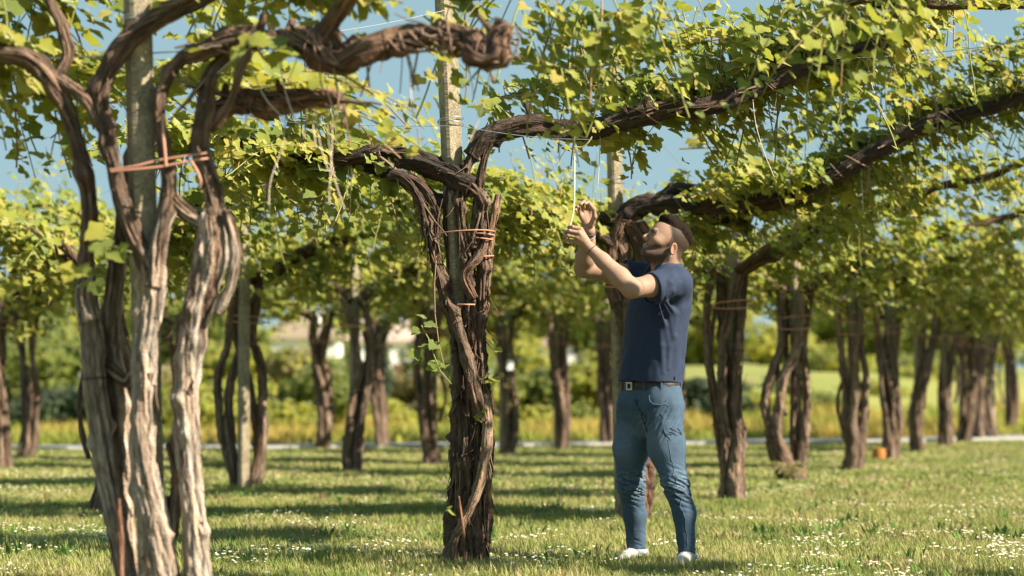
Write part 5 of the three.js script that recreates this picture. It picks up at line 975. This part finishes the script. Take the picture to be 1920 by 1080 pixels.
    const sew = (pts, r = 0.0022, tone = [0.06, 0.11, 0.16]) => { const c = new THREE.CatmullRomCurve3(pts), q = []; for (let i = 0; i <= 40; i++) q.push(onto(c.getPoint(i / 40))); put('seam', paint(new THREE.TubeGeometry(new THREE.CatmullRomCurve3(q), 80, r, 5), ...tone), denimMat, je); };
    sew([P(1257, 745, 11.9), P(1256, 800, 11.88), P(1258, 850, 11.88), P(1268, 905, 11.88), P(1284, 965, 11.88), P(1291, 1030, 11.88)]);
    sew([P(1208, 738, 11.95), P(1213, 752, 11.94), P(1230, 759, 11.92), P(1252, 757, 11.9)], 0.0024, [0.09, 0.14, 0.19]);
    sew([P(1255, 808, 11.88), P(1268, 806, 11.88), P(1282, 802, 11.95)], 0.0024, [0.02, 0.045, 0.075]);
    sew([P(1172, 745, 12.0), P(1172, 765, 11.98), P(1178, 790, 11.98), P(1190, 806, 12.0)], 0.0028, [0.02, 0.045, 0.075]);
    // belt
    const ringAt = (y, k, r2) => { const pts = []; for (let i = 0; i < 48; i++) { const a = i / 48 * 6.2832; pts.push(V(PX(1221) + F.x * Math.cos(a) * 0.128 * k + L.x * Math.sin(a) * 0.176 * k, y, -D + F.z * Math.cos(a) * 0.128 * k + L.z * Math.sin(a) * 0.176 * k)); } return pts; };
    const lo2 = ringAt(0.893, 1.03), hi2 = ringAt(0.928, 1.025), pos = [], idx = []; for (let i = 0; i < 48; i++) { for (const q of [lo2[i], hi2[i]]) pos.push(q.x, q.y, q.z); for (const q of [lo2[i], hi2[i]]) pos.push(lerp(q.x, PX(1221), 0.04), q.y, lerp(q.z, -D, 0.04)); }
    for (let i = 0; i < 48; i++) { const a = i * 4, b = (i + 1) % 48 * 4; idx.push(a, b, a + 1, b, b + 1, a + 1, a + 1, b + 1, a + 3, b + 1, b + 3, a + 3, a, a + 2, b, b, a + 2, b + 2); }
    const bg = new THREE.BufferGeometry(); bg.setAttribute('position', new THREE.Float32BufferAttribute(pos, 3)); bg.setIndex(idx); bg.computeVertexNormals();
    const belt = put('belt', bg, std({ color: RGB(0.022, 0.016, 0.013), roughness: 0.5 }));
    const fr = new THREE.Shape(); fr.moveTo(-0.024, -0.02); fr.lineTo(0.024, -0.02); fr.lineTo(0.024, 0.02); fr.lineTo(-0.024, 0.02); fr.closePath(); const hole = new THREE.Path(); hole.moveTo(-0.016, -0.013); hole.lineTo(-0.016, 0.013); hole.lineTo(0.016, 0.013); hole.lineTo(0.016, -0.013); hole.closePath(); fr.holes.push(hole);
    const bu = new THREE.ExtrudeGeometry(fr, { depth: 0.004, bevelEnabled: true, bevelSize: 0.0015, bevelThickness: 0.0015, bevelSegments: 2 }); bu.applyMatrix4(new THREE.Matrix4().makeBasis(L.clone(), V(0, 1, 0), F.clone())); bu.translate(PX(1221) + F.x * 0.133, 0.911, -D + F.z * 0.133); put('buckle', bu, std({ color: RGB(0.45, 0.4, 0.33), metalness: 0.9, roughness: 0.35 }), belt);
    for (const a of [0.55, 1.15, -0.5, 2.2]) { const q = V(PX(1221) + F.x * Math.cos(a) * 0.134 + L.x * Math.sin(a) * 0.183, 0.91, -D + F.z * Math.cos(a) * 0.134 + L.z * Math.sin(a) * 0.183), b = new THREE.BoxGeometry(0.011, 0.05, 0.004); b.rotateY(Math.atan2(q.x - PX(1221), q.z + D)); b.translate(q.x, q.y, q.z); put('belt_loop', paint(b, 0.036, 0.072, 0.115), denimMat, je); }
  }
  // --- shoes
  const shoeMat = std({ vertexColors: true, roughness: 0.6 });
  for (const [c, dir] of [[ankleL, V(-0.42, 0, 0.9)], [ankleR, V(-0.62, 0, 0.78)]]) {
    dir.normalize(); const sd = V(dir.z, 0, -dir.x), q = (f, y, s) => V(c.x, 0, c.z).addScaledVector(dir, f).addScaledVector(sd, s).setY(y);
    const up = chain([[q(-0.045, 0.045, 0), 0.036], [q(0.02, 0.05, 0), 0.04], [q(0.085, 0.036, 0), 0.034], [q(0.135, 0.028, 0), 0.026]], 0.03), sole = chain([[q(-0.05, 0.014, 0), 0.034], [q(0.05, 0.014, 0), 0.036], [q(0.11, 0.014, 0), 0.038], [q(0.145, 0.014, 0), 0.029]], 0.03);
    const f = (x, y, z) => { const s = Math.max(sole(x, 0.014 + (y - 0.014) * 0.35, z) , y - 0.026, -y + 0.001); return smin(Math.max(up(x, y, z), 0.012 - y), s, 0.006); };
    const [lo, hi] = box([q(-0.06, 0, 0), q(0.19, 0.07, 0)], 0.06);
    const m = put('shoe', surfaceNets(f, lo, hi, 0.005, (x, y) => y < 0.025 ? [0.5, 0.48, 0.45] : [0.42, 0.39, 0.37]), shoeMat);
    const lace = []; for (let i = 0; i < 4; i++) lace.push(cord([q(0.05 + i * 0.02, 0.083 - i * 0.006, -0.018), q(0.052 + i * 0.02, 0.088 - i * 0.006, 0), q(0.05 + i * 0.02, 0.083 - i * 0.006, 0.018)], 0.003)); lace.forEach(g => put('lace', paint(g, 0.75, 0.72, 0.7), shoeMat, m));
  }
  // --- bracelets
  const brace = (w, e, r, th, tone, k) => { const t = new THREE.TorusGeometry(r, th, 8, 32); t.applyQuaternion(new THREE.Quaternion().setFromUnitVectors(V(0, 0, 1), w.clone().sub(e).normalize())); const q = w.clone().lerp(e, k); t.translate(q.x, q.y, q.z); put('bracelet', t, std({ color: RGB(...tone), roughness: 0.6 })); };
  brace(WL, EL, 0.031, 0.0028, [0.1, 0.08, 0.09], 0.03); brace(WR, ER, 0.032, 0.005, [0.03, 0.025, 0.025], 0.04); brace(WR, ER, 0.033, 0.003, [0.25, 0.22, 0.2], 0.13);
  shade(root);
}
// the hanging cord that he ties
{
  const a = P(1077, 250, 12.1), b = P(1077, 330, 12.02), c = P(1076, 385, 11.94), d = P(1073, 408, 11.91), e = P(1066, 430, 11.89), root = thing('tying_cord', 'thin pale cord hanging from the long arm down to the man\'s hands', 'cord', [a.x, 0, a.z]);
  part('cord', relative(cord([a, b, c, d, e], 0.0042, 7), root), std({ color: RGB(0.62, 0.52, 0.32), roughness: 0.8 }), root);
  part('knot', relative(new THREE.TorusKnotGeometry(0.007, 0.0035, 40, 6).translate(a.x, a.y, a.z), root), std({ color: RGB(0.6, 0.5, 0.3), roughness: 0.8 }), root);
  part('loose_end', relative(cord([P(1077, 275, 11.95), P(1090, 276, 11.94), P(1102, 268, 11.93), P(1110, 256, 11.93)], 0.003, 6), root), std({ color: RGB(0.62, 0.52, 0.32), roughness: 0.8 }), root);
  shade(root);
}
renderer.render(scene, camera);
